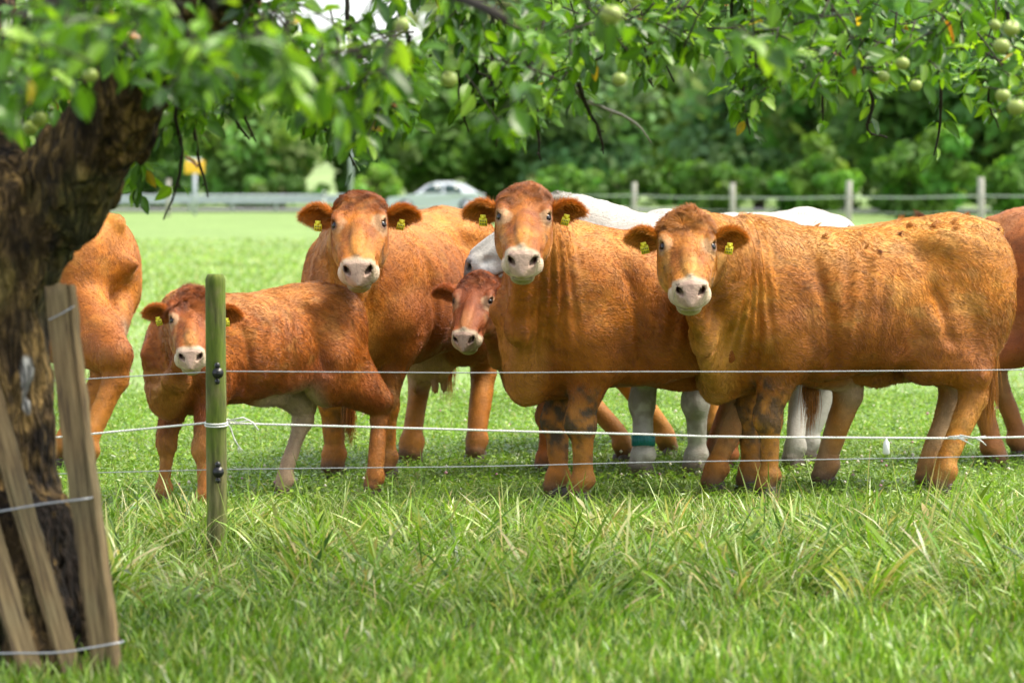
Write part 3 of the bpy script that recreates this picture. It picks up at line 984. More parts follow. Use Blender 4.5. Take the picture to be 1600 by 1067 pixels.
        mixq = lambda A: (A[Q[fi, 0]] * (1 - a_) + A[Q[fi, 1]] * a_) * (1 - b_) + (A[Q[fi, 3]] * (1 - a_) + A[Q[fi, 2]] * a_) * b_
        rp, rn = mixq(V), mixq(N)
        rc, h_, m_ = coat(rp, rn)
        q = to_head(rp)
        flow = np.broadcast_to(np.array([-0.75, 0, -0.55]), rp.shape).copy()
        flow[rp[:, 2] < 0.7] = (-0.2, 0, -1.0)
        # on the face hair sweeps up and outward, on the crest it curls
        hf = np.stack([-0.5 + 0 * q[:, 0], q[:, 1] * 6, 0 * q[:, 0]], 1) @ HR.T
        flow = lerp3(flow, 0, h_) + hf * h_[:, None]
        sw = np.stack([fbm(rp * 5.5, 2, seed + 51 + i) for i in range(3)], 1)
        sw2 = np.stack([vnoise(rp * 34, seed + 61 + i) for i in range(3)], 1)
        cr_ = h_ * sstep(0.21, 0.03, q[:, 0]) * sstep(-0.10, -0.03, q[:, 2])
        flow = flow + sw * 0.75 + sw2 * (0.45 + 1.2 * cr_)[:, None]
        flow -= rn * np.einsum('ij,ij->i', flow, rn)[:, None]
        flow /= np.linalg.norm(flow, axis=1, keepdims=True) + 1e-6
        ln = fur_len * rng.uniform(0.55, 1.35, fur) * (1 - 0.55 * h_) * (1 + crest * 2.6 * cr_) * (1 - 0.5 * sstep(0.5, 0.3, rp[:, 2]))
        ln *= 1 + 0.5 * sstep(0.1, 0.6, vnoise(rp * 7, seed + 71))
        lift = rng.uniform(0.08, 0.26, fur) * (1 + 0.8 * sstep(0.0, 0.6, vnoise(rp * 5, seed + 72))) + 0.7 * cr_
        mid = rp + (flow * 0.5 + rn * lift[:, None] * 0.55) * ln[:, None]
        tip = rp + (flow * 0.95 + rn * (lift * 0.65)[:, None]) * ln[:, None] + rng.normal(0, 0.10, (fur, 3)) * ln[:, None]
        cl = vnoise(rp * 60, seed + 81)
        rc = rc * (1.03 + 0.32 * cl * locks + rng.normal(0, 0.10 * min(1, locks + .3), fur))[:, None]
        rad = np.full(fur, 0.0010) * (1 - 0.4 * h_ * (1 - cr_))
        rc = rc * (1 + 0.55 * cr_ * vnoise(rp * 42, seed + 83))[:, None]
        R_, M_, T_, C_, W_ = [rp], [mid], [tip], [rc], [rad]
        for (p, d, c, l) in ear_roots:
            R_.append(p); M_.append(p + d * l[:, None] * 0.5); T_.append(p + d * l[:, None] + np.array([0, 0, -0.15]) * l[:, None]); C_.append(c); W_.append(np.full(len(p), 0.0008))
        if tufts:
            bx = rng.uniform(-0.78, 0.40, tufts)
            cand = V[(V[:, 2] > 1.12) & (V[:, 0] < 0.5) & (np.abs(V[:, 1]) < 0.30)]
            cN = N[(V[:, 2] > 1.12) & (V[:, 0] < 0.5) & (np.abs(V[:, 1]) < 0.30)]
            pi = rng.integers(0, len(cand), tufts)
            m_ = 26
            p = np.repeat(cand[pi], m_, 0) + rng.normal(0, 0.006, (tufts * m_, 3))
            nn_ = np.repeat(cN[pi], m_, 0)
            dd = np.repeat(np.array([-0.7, 0, -0.5]) + rng.normal(0, 0.5, (tufts, 3)), m_, 0)
            dd = dd - nn_ * np.einsum('ij,ij->i', dd, nn_)[:, None] + nn_ * 0.55 + rng.normal(0, 0.2, (tufts * m_, 3))
            dd /= np.linalg.norm(dd, axis=1, keepdims=True)
            l = np.repeat(rng.uniform(0.018, 0.045, tufts), m_)[:, None]
            R_.append(p); M_.append(p + dd * l * 0.6); T_.append(p + dd * l + np.repeat(rng.normal(0, 0.008, (tufts, 3)), m_, 0))
            C_.append(np.repeat(np.where(rng.random((tufts, 1)) < 0.45, np.array(pal['dark']) * 0.7, np.array(pal['base']) * 0.85), m_, 0)); W_.append(np.full(tufts * m_, 0.0011))
        nt_ = 900
        t0 = rng.uniform(0.55, 1.0, nt_)
        bp = np.stack([np.interp(t0 * 16, np.arange(17), tpf[:, i]) for i in range(3)], 1) + rng.normal(0, 0.012, (nt_, 3))
        ll = rng.uniform(0.12, 0.34, nt_) * sstep(0.4, 0.9, t0)
        dz = np.stack([rng.normal(0, 0.10, nt_), rng.normal(0, 0.10, nt_), -np.ones(nt_)], 1)
        R_.append(bp); M_.append(bp + dz * ll[:, None] * 0.5 + rng.normal(0, .008, (nt_, 3))); T_.append(bp + dz * ll[:, None] * np.array([0.6, 0.6, 1.0]))
        tc = np.array([0.10, 0.045, 0.018]) if tail_dark else np.array(pal['base']) * 0.7
        C_.append(np.clip(tc * rng.uniform(0.5, 1.7, (nt_, 1)), 0, 1)); W_.append(np.full(nt_, 0.0016))
        hair_curves('fur', np.concatenate(R_), np.concatenate(M_), np.concatenate(T_), np.concatenate(C_), np.concatenate(W_), top)
    return top, from_head, to_loc



# ------------------------------------------------------------------ ground, road, verge
def ground_mat():
    m, nt, b = new_mat('pasture')
    v = mapped(nt, (1, 1, 1))
    n1, n2, n3 = nodes_noise(nt, 0.35, 4, v), nodes_noise(nt, 3.0, 5, v), nodes_noise(nt, 40, 3, v)
    r1 = ramp(nt, n2.outputs[0], [(0.30, (0.145, 0.23, 0.060)), (0.52, (0.185, 0.275, 0.085)), (0.72, (0.235, 0.315, 0.12))])
    c = mul_col(nt, r1.outputs[0], n1.outputs[0], 0.82, 1.18)
    c = mul_col(nt, c, n3.outputs[0], 0.7, 1.25)
    # thatch and soil under the tall grass along the fence
    geo = nt.nodes.new('ShaderNodeNewGeometry')
    sep = nt.nodes.new('ShaderNodeSeparateXYZ')
    nt.links.new(geo.outputs['Position'], sep.inputs[0])
    mr = nt.nodes.new('ShaderNodeMapRange')
    mr.inputs['From Min'].default_value, mr.inputs['From Max'].default_value = 12.6, 15.0
    nt.links.new(sep.outputs['Y'], mr.inputs['Value'])
    mx = nt.nodes.new('ShaderNodeMix'); mx.data_type = 'RGBA'
    soil = ramp(nt, n3.outputs[0], [(0.3, (0.030, 0.034, 0.010)), (0.7, (0.075, 0.085, 0.025))])
    nt.links.new(mr.outputs[0], mx.inputs[0])
    nt.links.new(soil.outputs[0], mx.inputs[6]); nt.links.new(c, mx.inputs[7])
    nt.links.new(mx.outputs[2], b.inputs['Base Color'])
    b.inputs['Roughness'].default_value = 0.9
    b.inputs['Specular IOR Level'].default_value = 0.2
    bump(nt, b, n3.outputs[0], 0.5, 0.03)
    return m


gx = np.concatenate([np.linspace(-260, -8, 20), np.linspace(-7, 7, 29), np.linspace(8, 260, 20)])
gy = np.concatenate([np.linspace(-20, 4, 6), np.linspace(5, 20, 31), np.linspace(22, 440, 40)])
GX, GY = np.meshgrid(gx, gy, indexing='ij')
GV = np.stack([GX.ravel(), GY.ravel(), np.zeros(GX.size)], 1)
ny = len(gy)
gq = np.array([(i * ny + j, (i + 1) * ny + j, (i + 1) * ny + j + 1, i * ny + j + 1) for i in range(len(gx) - 1) for j in range(ny - 1)])
ground = obj('ground', GV, [gq], ground_mat())
tag(ground, kind='structure')

rd = MB().box((0, 139.0, 0.06), (500, 7.0, 0.12)).build('road', flat_mat('asphalt', (0.16, 0.16, 0.165), 0.8, 0, 0.3, 20, 0.15), None, False)
tag(rd, kind='structure')
mk = MB()
for i in range(60):
    mk.box((-177 + i * 6, 139.0, 0.126), (3.0, 0.12, 0.004))
for y in (135.8, 142.2):
    mk.box((0, y, 0.126), (400, 0.14, 0.004))
tag(mk.build('road_marking', flat_mat('road_paint', (0.75, 0.75, 0.73), 0.6), None, False), kind='structure')

# low meadow bank rising behind the road where the trees leave a gap
hx, hy = np.linspace(-160, 160, 41), np.linspace(190, 420, 24)
HX, HY = np.meshgrid(hx, hy, indexing='ij')
HZ = 22 * sstep(200, 420, HY) * (0.75 + 0.25 * np.sin(HX * 0.03)) + 0.5 * fbm(np.stack([HX.ravel() / 20, HY.ravel() / 20, 0 * HX.ravel()], 1), 3).reshape(HX.shape) - 0.6
HV = np.stack([HX.ravel(), HY.ravel(), HZ.ravel()], 1)
nh_y = len(hy)
hq = np.array([(i * nh_y + j, (i + 1) * nh_y + j, (i + 1) * nh_y + j + 1, i * nh_y + j + 1) for i in range(len(hx) - 1) for j in range(nh_y - 1)])
tag(obj('hill', HV, [hq], flat_mat('hill_meadow', (0.19, 0.26, 0.10), 0.9, 0, 0.2, 0.08, 0.3)), kind='structure')

# ------------------------------------------------------------------ trees beyond the road
M_BARKFAR = flat_mat('far_bark', (0.07, 0.055, 0.04), 0.9, 0, 0.2, 4, 0.3)


def crown_mesh(center, rad, n, size, base, lobes, seed):
    """leaf clumps gathered on lobes spread through the crown's volume"""
    r = np.random.default_rng(seed)
    L = r.normal(0, 1, (lobes, 3)); L /= np.linalg.norm(L, axis=1, keepdims=True)
    L = L * r.uniform(0.35, 0.85, (lobes, 1)) * rad
    lr = r.uniform(0.26, 0.46, lobes) * min(rad[0], rad[2])
    li = r.integers(0, lobes, n)
    d = r.normal(0, 1, (n, 3)); d /= np.linalg.norm(d, axis=1, keepdims=True)
    P = np.asarray(center) + L[li] + d * (lr[li] * r.uniform(0.55, 1.08, n))[:, None] * np.array([1.15, 1.15, 0.9])
    nn = d + r.normal(0, 0.55, (n, 3)) + np.array([0, 0, 0.35]); nn /= np.linalg.norm(nn, axis=1, keepdims=True)
    t = np.cross(nn, r.normal(0, 1, (n, 3))); t /= np.linalg.norm(t, axis=1, keepdims=True)
    b = np.cross(nn, t)
    s = size * r.uniform(0.55, 1.35, (n, 1))
    V = np.stack([P - t * s, P - b * s * 0.55 + nn * s * 0.2, P + t * s, P + b * s * 0.55 + nn * s * 0.2], 1).reshape(-1, 3)
    V[:, 2] = np.maximum(V[:, 2], 0.03)
    c = np.asarray(base) * (r.uniform(0.72, 1.3, (lobes, 1)) * r.uniform(0.85, 1.2, (lobes, 3)))[li] * r.uniform(0.75, 1.25, (n, 1))
    q = np.arange(n * 4).reshape(n, 4)
    return V, q, np.repeat(c, 4, 0)


def far_tree(name, label, x, y, h, w, base, n=2600, size=0.55, lobes=26, trunk=0.25, seed=0, low=-0.04, cat='tree', group='trees beyond the road'):
    t = empty(name, (x, y, 0))
    tag(t, label, cat, group)
    zc = h * (1 + low) / 2
    V, q, c = crown_mesh((0, 0, zc), np.array([w, w * 0.8, h * (1 - low) / 2]), n, size, base, lobes, seed)
    cr = obj('crown', V, [q], M_TREELEAF, t, False, c)
    cr['kind'] = 'stuff'
    r = np.random.default_rng(seed + 5)
    tr = MB().tube([(0, 0, -0.1), (0.05 * w, 0, h * 0.25), (-0.03 * w, 0.05 * w, h * 0.5), (0, 0, h * 0.8)], [trunk * 1.3, trunk, trunk * 0.7, trunk * 0.25], 8)
    for k in range(5):
        a, z = r.uniform(0, 2 * PI), h * r.uniform(0.25, 0.55)
        tr.tube([(0, 0, z), (math.cos(a) * w * 0.3, math.sin(a) * w * 0.3, z + h * 0.1), (math.cos(a) * w * 0.6, math.sin(a) * w * 0.6, z + h * 0.22)], [trunk * 0.5, trunk * 0.35, trunk * 0.1], 6)
    tr.build('trunk', M_BARKFAR, t)
    return t


G_DARK, G_MID, G_HAZE, G_BLUE = (0.110, 0.210, 0.050), (0.18, 0.31, 0.075), (0.38, 0.48, 0.20), (0.15, 0.26, 0.105)  # the palest green has distant haze put into its leaf colour
far = [  # pixel x of the stem, distance, height, half width, colour, what it looks like, name
    (30, 170, 15, 5.2, G_MID, 'leafy tree at the far left seen past the apple trunk', 'broadleaf_tree'),
    (180, 165, 9, 4.2, G_DARK, 'dark green tree just right of the apple trunk, beyond the road', 'broadleaf_tree'),
    (290, 172, 11, 4.6, G_BLUE, 'bluish green tree behind the yellow road sign', 'broadleaf_tree'),
    (395, 160, 7.5, 3.6, G_MID, 'low rounded tree between the yellow sign and the pale meadow gap', 'broadleaf_tree'),
    (575, 162, 7, 2.2, G_DARK, 'slim dark tree at the right side of the pale meadow gap', 'broadleaf_tree'),
    (760, 190, 20, 4.6, G_HAZE, 'tall hazy pale tree high above the silver car', 'broadleaf_tree'),
    (665, 168, 10, 3.8, G_MID, 'mid green tree behind the silver car', 'broadleaf_tree'),
    (790, 172, 12, 4.2, G_DARK, 'deep green tree above the head of the centre cow', 'broadleaf_tree'),
    (870, 195, 23, 8.0, G_HAZE, 'very tall pale tree rising in the middle of the far row', 'broadleaf_tree'),
    (920, 165, 10, 4.4, G_BLUE, 'blue green tree right of the centre cow, behind the first paddock post', 'broadleaf_tree'),
    (1060, 170, 13, 4.8, G_MID, 'fresh green tree above the big broadside cow, left of the tall pair', 'broadleaf_tree'),
    (1130, 198, 22, 7.5, G_HAZE, 'tall light green tree behind the right end of the row', 'broadleaf_tree'),
    (1185, 150, 10.5, 4.4, G_BLUE, 'dusky tree behind the second paddock post', 'broadleaf_tree'),
    (1310, 140, 11.5, 4.2, G_DARK, 'dark shady tree behind the third paddock post', 'broadleaf_tree'),
    (1400, 175, 19, 7.0, G_MID, 'tall mid green tree at the right, above the rump of the broadside cow', 'broadleaf_tree'),
    (1450, 128, 10, 3.8, G_DARK, 'nearest dark tree just left of the fourth paddock post', 'broadleaf_tree'),
    (1570, 125, 11, 4.0, G_DARK, 'dark tree at the right edge behind the fourth paddock post', 'broadleaf_tree'),
    (1680, 135, 13, 4.8, G_MID, 'tree standing at the right end of the row, cut off by the frame', 'broadleaf_tree'),
]
for i, (px, D, h, w, c, lab, nm) in enumerate(far):
    far_tree(nm, lab, (px - 800) / F_PX * D, D, h, w * 1.12, c, n=int(3600 + 1200 * (h > 15)), size=0.58 if h > 15 else 0.42, lobes=38, seed=100 + i)
bush = [
    (1240, 118, 2.6, 1.8, (0.10, 0.22, 0.035), 'low bright shrub between the second and third paddock posts'),
    (1285, 112, 3.4, 1.3, (0.16, 0.30, 0.05), 'light green shrub just left of the third paddock post'),
    (1420, 110, 3.2, 1.7, (0.09, 0.20, 0.03), 'leafy shrub between the third and fourth paddock posts'),
    (1480, 106, 3.8, 1.0, (0.15, 0.30, 0.05), 'narrow light green shrub left of the fourth paddock post'),
    (1585, 108, 2.8, 1.5, (0.12, 0.25, 0.04), 'shrub at the right edge of the paddock hedge'),
    (1120, 124, 2.4, 2.2, (0.08, 0.18, 0.03), 'wide low shrub behind the second paddock post'),
    (980, 128, 2.2, 2.4, (0.09, 0.20, 0.035), 'wide low shrub behind the first paddock post'),
    (885, 150, 2.6, 2.6, (0.12, 0.25, 0.04), 'bright shrub beside the road right of the silver car'),
    (590, 158, 2.4, 1.8, (0.22, 0.34, 0.07), 'yellowish green shrub left of the silver car'),
    (440, 156, 1.9, 3.0, (0.10, 0.19, 0.045), 'low hedge bush under the pale meadow gap'),
    (240, 154, 2.6, 3.0, (0.06, 0.13, 0.03), 'dark bush behind the left end of the crash barrier'),
]
for i, (px, D, h, w, c, lab) in enumerate(bush):
    far_tree('shrub', lab, (px - 800) / F_PX * D, D, h, w, c, n=1300, size=0.24, lobes=18, trunk=0.06, seed=300 + i, low=-0.05, cat='shrub', group='shrubs along the far verge')

# ------------------------------------------------------------------ crash barrier, poles, sign, far paddock posts
M_GALV = flat_mat('galvanised', (0.42, 0.45, 0.49), 0.45, 0.3, 0.5, 3, 0.12)
M_WEATHER = flat_mat('weathered_wood', (0.40, 0.37, 0.33), 0.85, 0, 0.2, 12, 0.3, 0.3)
cb = empty('crash_barrier', (-11, 133.6, 0))
tag(cb, 'long pale grey steel crash barrier along the road at the left', 'crash barrier')
sec = [(0.0, 0.42), (-0.03, 0.46), (-0.03, 0.54), (0.03, 0.60), (0.03, 0.66), (-0.03, 0.72), (-0.03, 0.80), (0.0, 0.84)]
for k in range(3):
    x0, x1 = -14 + k * 6.0, -14 + k * 6.0 + 5.99
    V = [(x, y - 0.05, z) for x in (x0, x1) for (y, z) in sec] + [(x, y - 0.046, z) for x in (x0, x1) for (y, z) in sec]
    n = len(sec)
    q = [(j, j + 1, n + j + 1, n + j) for j in range(n - 1)] + [(2 * n + j, 3 * n + j, 3 * n + j + 1, 2 * n + j + 1) for j in range(n - 1)]
    q += [(0, n, 3 * n, 2 * n), (n - 1, 3 * n - 1, 4 * n - 1, 2 * n - 1)]
    obj('rail', V, [np.array(q)], M_GALV, cb, False)
for k in range(10):
    MB().box((-14 + k * 2.0, 0.06, 0.36), (0.10, 0.12, 0.76)).build('barrier_post', M_GALV, cb, False)


def pole_at(name, label, cat, px, D, h, r, mat, cap=None, group=None):
    t = empty(name, ((px - 800) / F_PX * D, D, 0))
    tag(t, label, cat, group)
    MB().tube([(0, 0, -0.2), (0, 0, h)], r, 10).build('pole', mat, t)
    return t


s = pole_at('road_sign', 'small yellow road sign on a pale post behind the hanging twigs', 'road sign', 305, 124, 1.95, 0.085, M_GALV)
MB().box((0, -0.115, 2.08), (0.86, 0.03, 0.56)).build('sign_panel', flat_mat('sign_yellow', (0.95, 0.52, 0.035), 0.5), s, False, 0.012)
MB().box((0, -0.112, 2.40), (0.60, 0.03, 0.13)).build('sign_cap', flat_mat('sign_white', (0.75, 0.75, 0.72), 0.5), s, False, 0.012)
lp = pole_at('lamp_post', 'tall grey metal pole above the head of the crested cow', 'pole', 549, 126, 6.0, 0.095, M_GALV)
MB().tube([(0, 0, 5.9), (0, 0.2, 6.3), (0, 1.2, 6.5)], [0.07, 0.06, 0.05], 8).build('lamp_arm', M_GALV, lp)
MB().box((0, 1.45, 6.5), (0.25, 0.7, 0.12)).build('lamp_head', M_GALV, lp, False, 0.03)
dl = empty('delineator_post', ((507 - 800) / F_PX * 132, 132, 0))
tag(dl, 'short white roadside marker post near the crested cow', 'marker post')
MB().box((0, 0, 0.5), (0.12, 0.10, 1.04), taper=0.8).build('post', flat_mat('delineator_white', (0.78, 0.78, 0.76), 0.5), dl, False, 0.01)
MB().box((0, -0.002, 0.85), (0.105, 0.10, 0.16), taper=0.97).build('black_band', M_BLACK, dl, False)
fp = [(990, 92, 1.46, 'first wooden paddock post, above the back of the centre cow'),
      (1145, 83, 1.45, 'second wooden paddock post, above the crest of the broadside cow'),
      (1325, 74, 1.52, 'third wooden paddock post, beside the rump of the white cow'),
      (1533, 66, 1.60, 'fourth wooden paddock post, tallest, near the right edge'),
      (263, 118, 1.56, 'lone pale wooden post left of the yellow road sign'),
      (168, 116, 1.45, 'short post with a reddish top just right of the apple trunk')]
far_posts = []
for i, (px, D, h, lab) in enumerate(fp):
    t = empty('paddock_post', ((px - 800) / F_PX * D, D, 0))
    tag(t, lab, 'fence post', 'weathered posts of the far paddock fence')
    lean = 0.02 * (-1) ** i
    MB().tube([(0, 0, -0.2), (lean * 0.5, 0, h * 0.6), (lean, 0, h - 0.02), (lean, 0, h)], [0.088, 0.084, 0.080, 0.068], 9).build('post', M_WEATHER, t)
    if i == 5:
        MB().tube([(lean, 0, h - 0.25), (lean, 0, h + 0.01)], 0.09, 9).build('red_cap', flat_mat('red_paint', (0.55, 0.16, 0.10), 0.6), t)
    far_posts.append(np.array([(px - 800) / F_PX * D, D, h]))
tp = MB()
chain = [far_posts[0] + [-3.0, 2.2, 0], far_posts[0], far_posts[1], far_posts[2], far_posts[3], far_posts[3] + [7, -8, 0]]
for a, b in zip(chain[:-1], chain[1:]):
    for zz, hw in ((0.42, 0.016), (0.80, 0.008)):
        A, B = np.array(a) - [0, 0.09, zz], np.array(b) - [0, 0.09, zz]
        M_ = (A + B) / 2 - [0, 0, 0.03]
        for p0, p1 in ((A, M_), (M_, B)):
            d = nrm(p1 - p0); n = np.array([d[1], -d[0], 0]) * 0.004; u = np.array([0, 0, hw])
            V = [p0 - n - u, p1 - n - u, p1 + n - u, p0 + n - u, p0 - n + u, p1 - n + u, p1 + n + u, p0 + n + u]
            tp.add(V, [(0, 3, 2, 1), (4, 5, 6, 7), (0, 1, 5, 4), (1, 2, 6, 5), (2, 3, 7, 6), (3, 0, 4, 7)])
tag(tp.build('fence_tape', flat_mat('white_tape', (0.55, 0.57, 0.52), 0.6), None, False), 'white electric tape strung between the far paddock posts', 'fence tape')

# ------------------------------------------------------------------ silver car on the road
def make_car():
    t = empty('car', ((682 - 800) / F_PX * 131.0, 131.0, 0.0), 0.0, 1.0)
    tag(t, 'silver car driving on the road beyond the pasture', 'car')
    prof = [(-2.20, 0.28), (-2.24, 0.52), (-2.12, 0.70), (-1.45, 0.86), (-0.98, 0.93), (-0.35, 1.32), (0.10, 1.43), (0.70, 1.43), (1.30, 1.30), (1.85, 1.02), (2.16, 0.95), (2.22, 0.62), (2.14, 0.30)]
    hw = [0.74, 0.80, 0.84, 0.86, 0.84, 0.66, 0.62, 0.62, 0.64, 0.74, 0.80, 0.84, 0.80]
    n = len(prof)
    V = [(x, -w, z) for (x, z), w in zip(prof, hw)] + [(x, w, z) for (x, z), w in zip(prof, hw)]
    xs = [p[0] for p in prof]
    belt = [(-2.2, 0.28), (-2.24, 0.55), (-2.1, 0.72), (-1.4, 0.84), (-0.9, 0.88), (0, 0.90), (0.9, 0.92), (1.7, 0.93), (2.18, 0.9), (2.22, 0.6), (2.14, 0.3)]
    b = MB()
    V = [(x, sy * (0.86 if abs(x) < 2 else 0.78), z) for sy in (-1, 1) for x, z in belt]
    m = len(belt)
    b.add(V, [(i, i + 1, m + i + 1, m + i) for i in range(m - 1)] + [(m - 1, 0, m, 2 * m - 1)])
    b.add(V, (), [(0, i + 1, i) for i in range(1, m - 1)] + [(m, m + i, m + i + 1) for i in range(1, m - 1)])
    cab = [(-0.98, 0.88), (-0.36, 1.31), (0.05, 1.43), (0.72, 1.44), (1.32, 1.30), (1.95, 0.93)]
    k = len(cab)
    wz = lambda z: 0.84 - (z - 0.88) * 0.40
    V = [(x, sy * wz(z), z) for sy in (-1, 1) for x, z in cab]
    b.add(V, [(i, i + 1, k + i + 1, k + i) for i in range(k - 1)], [(0, i + 1, i) for i in range(1, k - 1)] + [(k, k + i, k + i + 1) for i in range(1, k - 1)])
    paint = flat_mat('silver_paint', (0.58, 0.62, 0.67), 0.55, 0.0, 0.4)
    b.build('body', paint, t, False, 0.03)
    gl = flat_mat('car_glass', (0.02, 0.05, 0.05), 0.08, 0, 0.7)
    for sy in (-1, 1):
        for x0, x1 in ((-0.70, 0.30), (0.38, 1.20)):
            z0, z1 = 0.94, 1.32
            s0 = -0.62 + 0.45 if x0 < 0 else x0
            W = [(x0 - 0.05 if x0 < 0 else x0, z0), (x1, z0), (x1 - (0.16 if x1 > 1 else 0), z1 - (0.02 if x1 > 1 else 0)), (-0.22 if x0 < 0 else x0, z1)]
            P = [(x, sy * (wz(z) + 0.006), z) for x, z in W] + [(x, sy * (wz(z) + 0.012), z) for x, z in W]
            MB().add(P, [(4, 5, 6, 7), (0, 3, 2, 1), (0, 1, 5, 4), (1, 2, 6, 5), (2, 3, 7, 6), (3, 0, 4, 7)]).build('window', gl, t, False)
    for (xa, za, xb, zb), nm in (((-0.94, 0.92, -0.40, 1.29), 'windscreen'), ((1.36, 1.275, 1.86, 0.985), 'rear_window')):
        dx, dz = xb - xa, zb - za
        nx, nz = -dz, dx
        l = math.hypot(nx, nz); nx, nz = nx / l * 0.012, nz / l * 0.012
        P = []
        for o_ in (0.4, 1.0):
            P += [(xa + nx * o_, -wz(za) + .06, za + nz * o_), (xb + nx * o_, -wz(zb) + .06, zb + nz * o_), (xb + nx * o_, wz(zb) - .06, zb + nz * o_), (xa + nx * o_, wz(za) - .06, za + nz * o_)]
        MB().add(P, [(4, 5, 6, 7), (0, 3, 2, 1), (0, 1, 5, 4), (1, 2, 6, 5), (2, 3, 7, 6), (3, 0, 4, 7)]).build(nm, gl, t, False)
    for x in (-1.38, 1.36):
        for sy in (-1, 1):
            w = MB().tube([(x, sy * 0.66, 0.32), (x, sy * 0.875, 0.32)], 0.32, 20).build('wheel', M_BLACK, t, False)
            MB().tube([(x, sy * 0.80, 0.32), (x, sy * 0.885, 0.32)], 0.20, 14).build('rim', M_GALV, w, False)
    for sy in (-1, 1):
        MB().ball((-2.12, sy * 0.60, 0.64), (0.10, 0.16, 0.07), 10, 6).build('headlight', flat_mat('lamp_glass', (0.8, 0.8, 0.8), 0.1), t)
        MB().ball((2.17, sy * 0.62, 0.76), (0.06, 0.14, 0.08), 10, 6).build('tail_light', flat_mat('lamp_red', (0.4, 0.02, 0.02), 0.15), t)
        MB().ball((-0.62, sy * 0.95, 0.95), (0.06, 0.10, 0.07), 8, 6).build('mirror', paint, t)
    return t


make_car()

# ------------------------------------------------------------------ near fence: post, insulators, wires, rope
FY = 11.72
fence = empty('pasture_fence', gnd(339, 880))
tag(fence, 'electric fence of two thin wires and a white rope on a mossy round post', 'fence')
fx0, fy0 = float(fence.location.x), float(fence.location.y)


def fl(p): return np.asarray(p) - np.array([fx0, fy0, 0])


def moss_mat():
    m, nt, b = new_mat('mossy_post')
    v = mapped(nt, (10, 10, 1.2))
    n = nodes_noise(nt, 5, 6, v, 0.6)
    n2 = nodes_noise(nt, 1.6, 5, mapped(nt, (4, 4, 2.5)))
    r = ramp(nt, n.outputs[0], [(0.30, (0.040, 0.034, 0.015)), (0.5, (0.12, 0.115, 0.035)), (0.68, (0.21, 0.185, 0.085))])
    r2 = ramp(nt, n.outputs[0], [(0.3, (0.050, 0.078, 0.006)), (0.7, (0.135, 0.185, 0.012))])
    mx = nt.nodes.new('ShaderNodeMix'); mx.data_type = 'RGBA'
    mr = nt.nodes.new('ShaderNodeMapRange')
    mr.inputs['From Min'].default_value, mr.inputs['From Max'].default_value = 0.43, 0.57
    nt.links.new(n2.outputs[0], mr.inputs['Value'])
    nt.links.new(mr.outputs[0], mx.inputs[0]); nt.links.new(r.outputs[0], mx.inputs[6]); nt.links.new(r2.outputs[0], mx.inputs[7])
    nt.links.new(mx.outputs[2], b.inputs['Base Color'])
    b.inputs['Roughness'].default_value = 0.85
    bump(nt, b, n.outputs[0], 0.6, 0.006)
    return m


top_z = at(339, 427, FY)[2]
pr, nseg, nz = 0.0415, 28, 60
zz = np.concatenate([np.linspace(-0.15, top_z - 0.022, nz), [top_z - 0.008, top_z]])
rr = np.concatenate([np.full(nz, pr), [pr * 0.86, pr * 0.76]])
th = np.arange(nseg) * 2 * PI / nseg
PV = np.stack([np.concatenate([r * np.cos(th) for r in rr]), np.concatenate([r * np.sin(th) for r in rr]), np.repeat(zz, nseg)], 1)
dn = fbm(PV * np.array([22, 22, 2.0]), 3, 4) * 0.0016
crk = np.exp(-((np.tile(th, len(zz)) - (4.95 + 0.10 * np.sin(PV[:, 2] * 7))) / 0.10) ** 2) * sstep(0.65, 0.35, PV[:, 2])
PV[:, :2] *= (1 + (dn - 0.006 * crk) / pr)[:, None]
cap_c = len(PV)
PV = np.concatenate([PV, [[0, 0, top_z + 0.001]]])
pq = np.array([(i * nseg + j, i * nseg + (j + 1) % nseg, (i + 1) * nseg + (j + 1) % nseg, (i + 1) * nseg + j) for i in range(len(zz) - 1) for j in range(nseg)])
pt_ = np.array([((len(zz) - 1) * nseg + j, (len(zz) - 1) * nseg + (j + 1) % nseg, cap_c) for j in range(nseg)])
post = obj('post', PV, [pq, pt_], moss_mat(), fence)
for py in (580, 733):
    z = at(345, py, FY - 0.05)[2]
    ins = MB()
    c = np.array([0.014, -pr - 0.012, z])
    ins.tube([c + [0, 0.016, 0], c + [0, 0, 0], c + [0, -0.008, 0]], [0.012, 0.012, 0.010], 10)
    for k in range(4):
        ins.tube([c + [0, -0.004 - 0.007 * k, 0], c + [0, -0.008 - 0.007 * k, 0]], 0.023 - 0.002 * k, 14)
    ins.ball(c + [-0.002, -0.006, 0.030], (0.012, 0.010, 0.014), 8, 6).ball(c + [-0.002, -0.006, -0.034], (0.011, 0.010, 0.013), 8, 6)
    ins.tube([c + [-0.003, 0, 0.036], c + [-0.003, 0, -0.044]], 0.006, 6)
    ins.build('insulator', M_BLACK, post)


def strand(name, pts, r, mat, sag=0.0, n=40, twist=False):
    pts = np.array([fl(at(*p)) for p in pts])
    seg = np.concatenate([[0], np.cumsum(np.linalg.norm(np.diff(pts, axis=0), axis=1))])
    t = np.linspace(0, seg[-1], n * (len(pts) - 1))
    P = np.stack([np.interp(t, seg, pts[:, i]) for i in range(3)], 1)
    P[:, 2] += 0.002 * vnoise(P * 1.7, 3)
    mb = MB()
    if twist:
        for k in range(3):
            a = t * 160 + k * 2 * PI / 3
            mb.tube(P + r * 0.5 * np.stack([0 * a, np.cos(a), np.sin(a)], 1), r * 0.62, 5)
    else:
        mb.tube(P, r, 6)
    return mb.build(name, mat, fence)


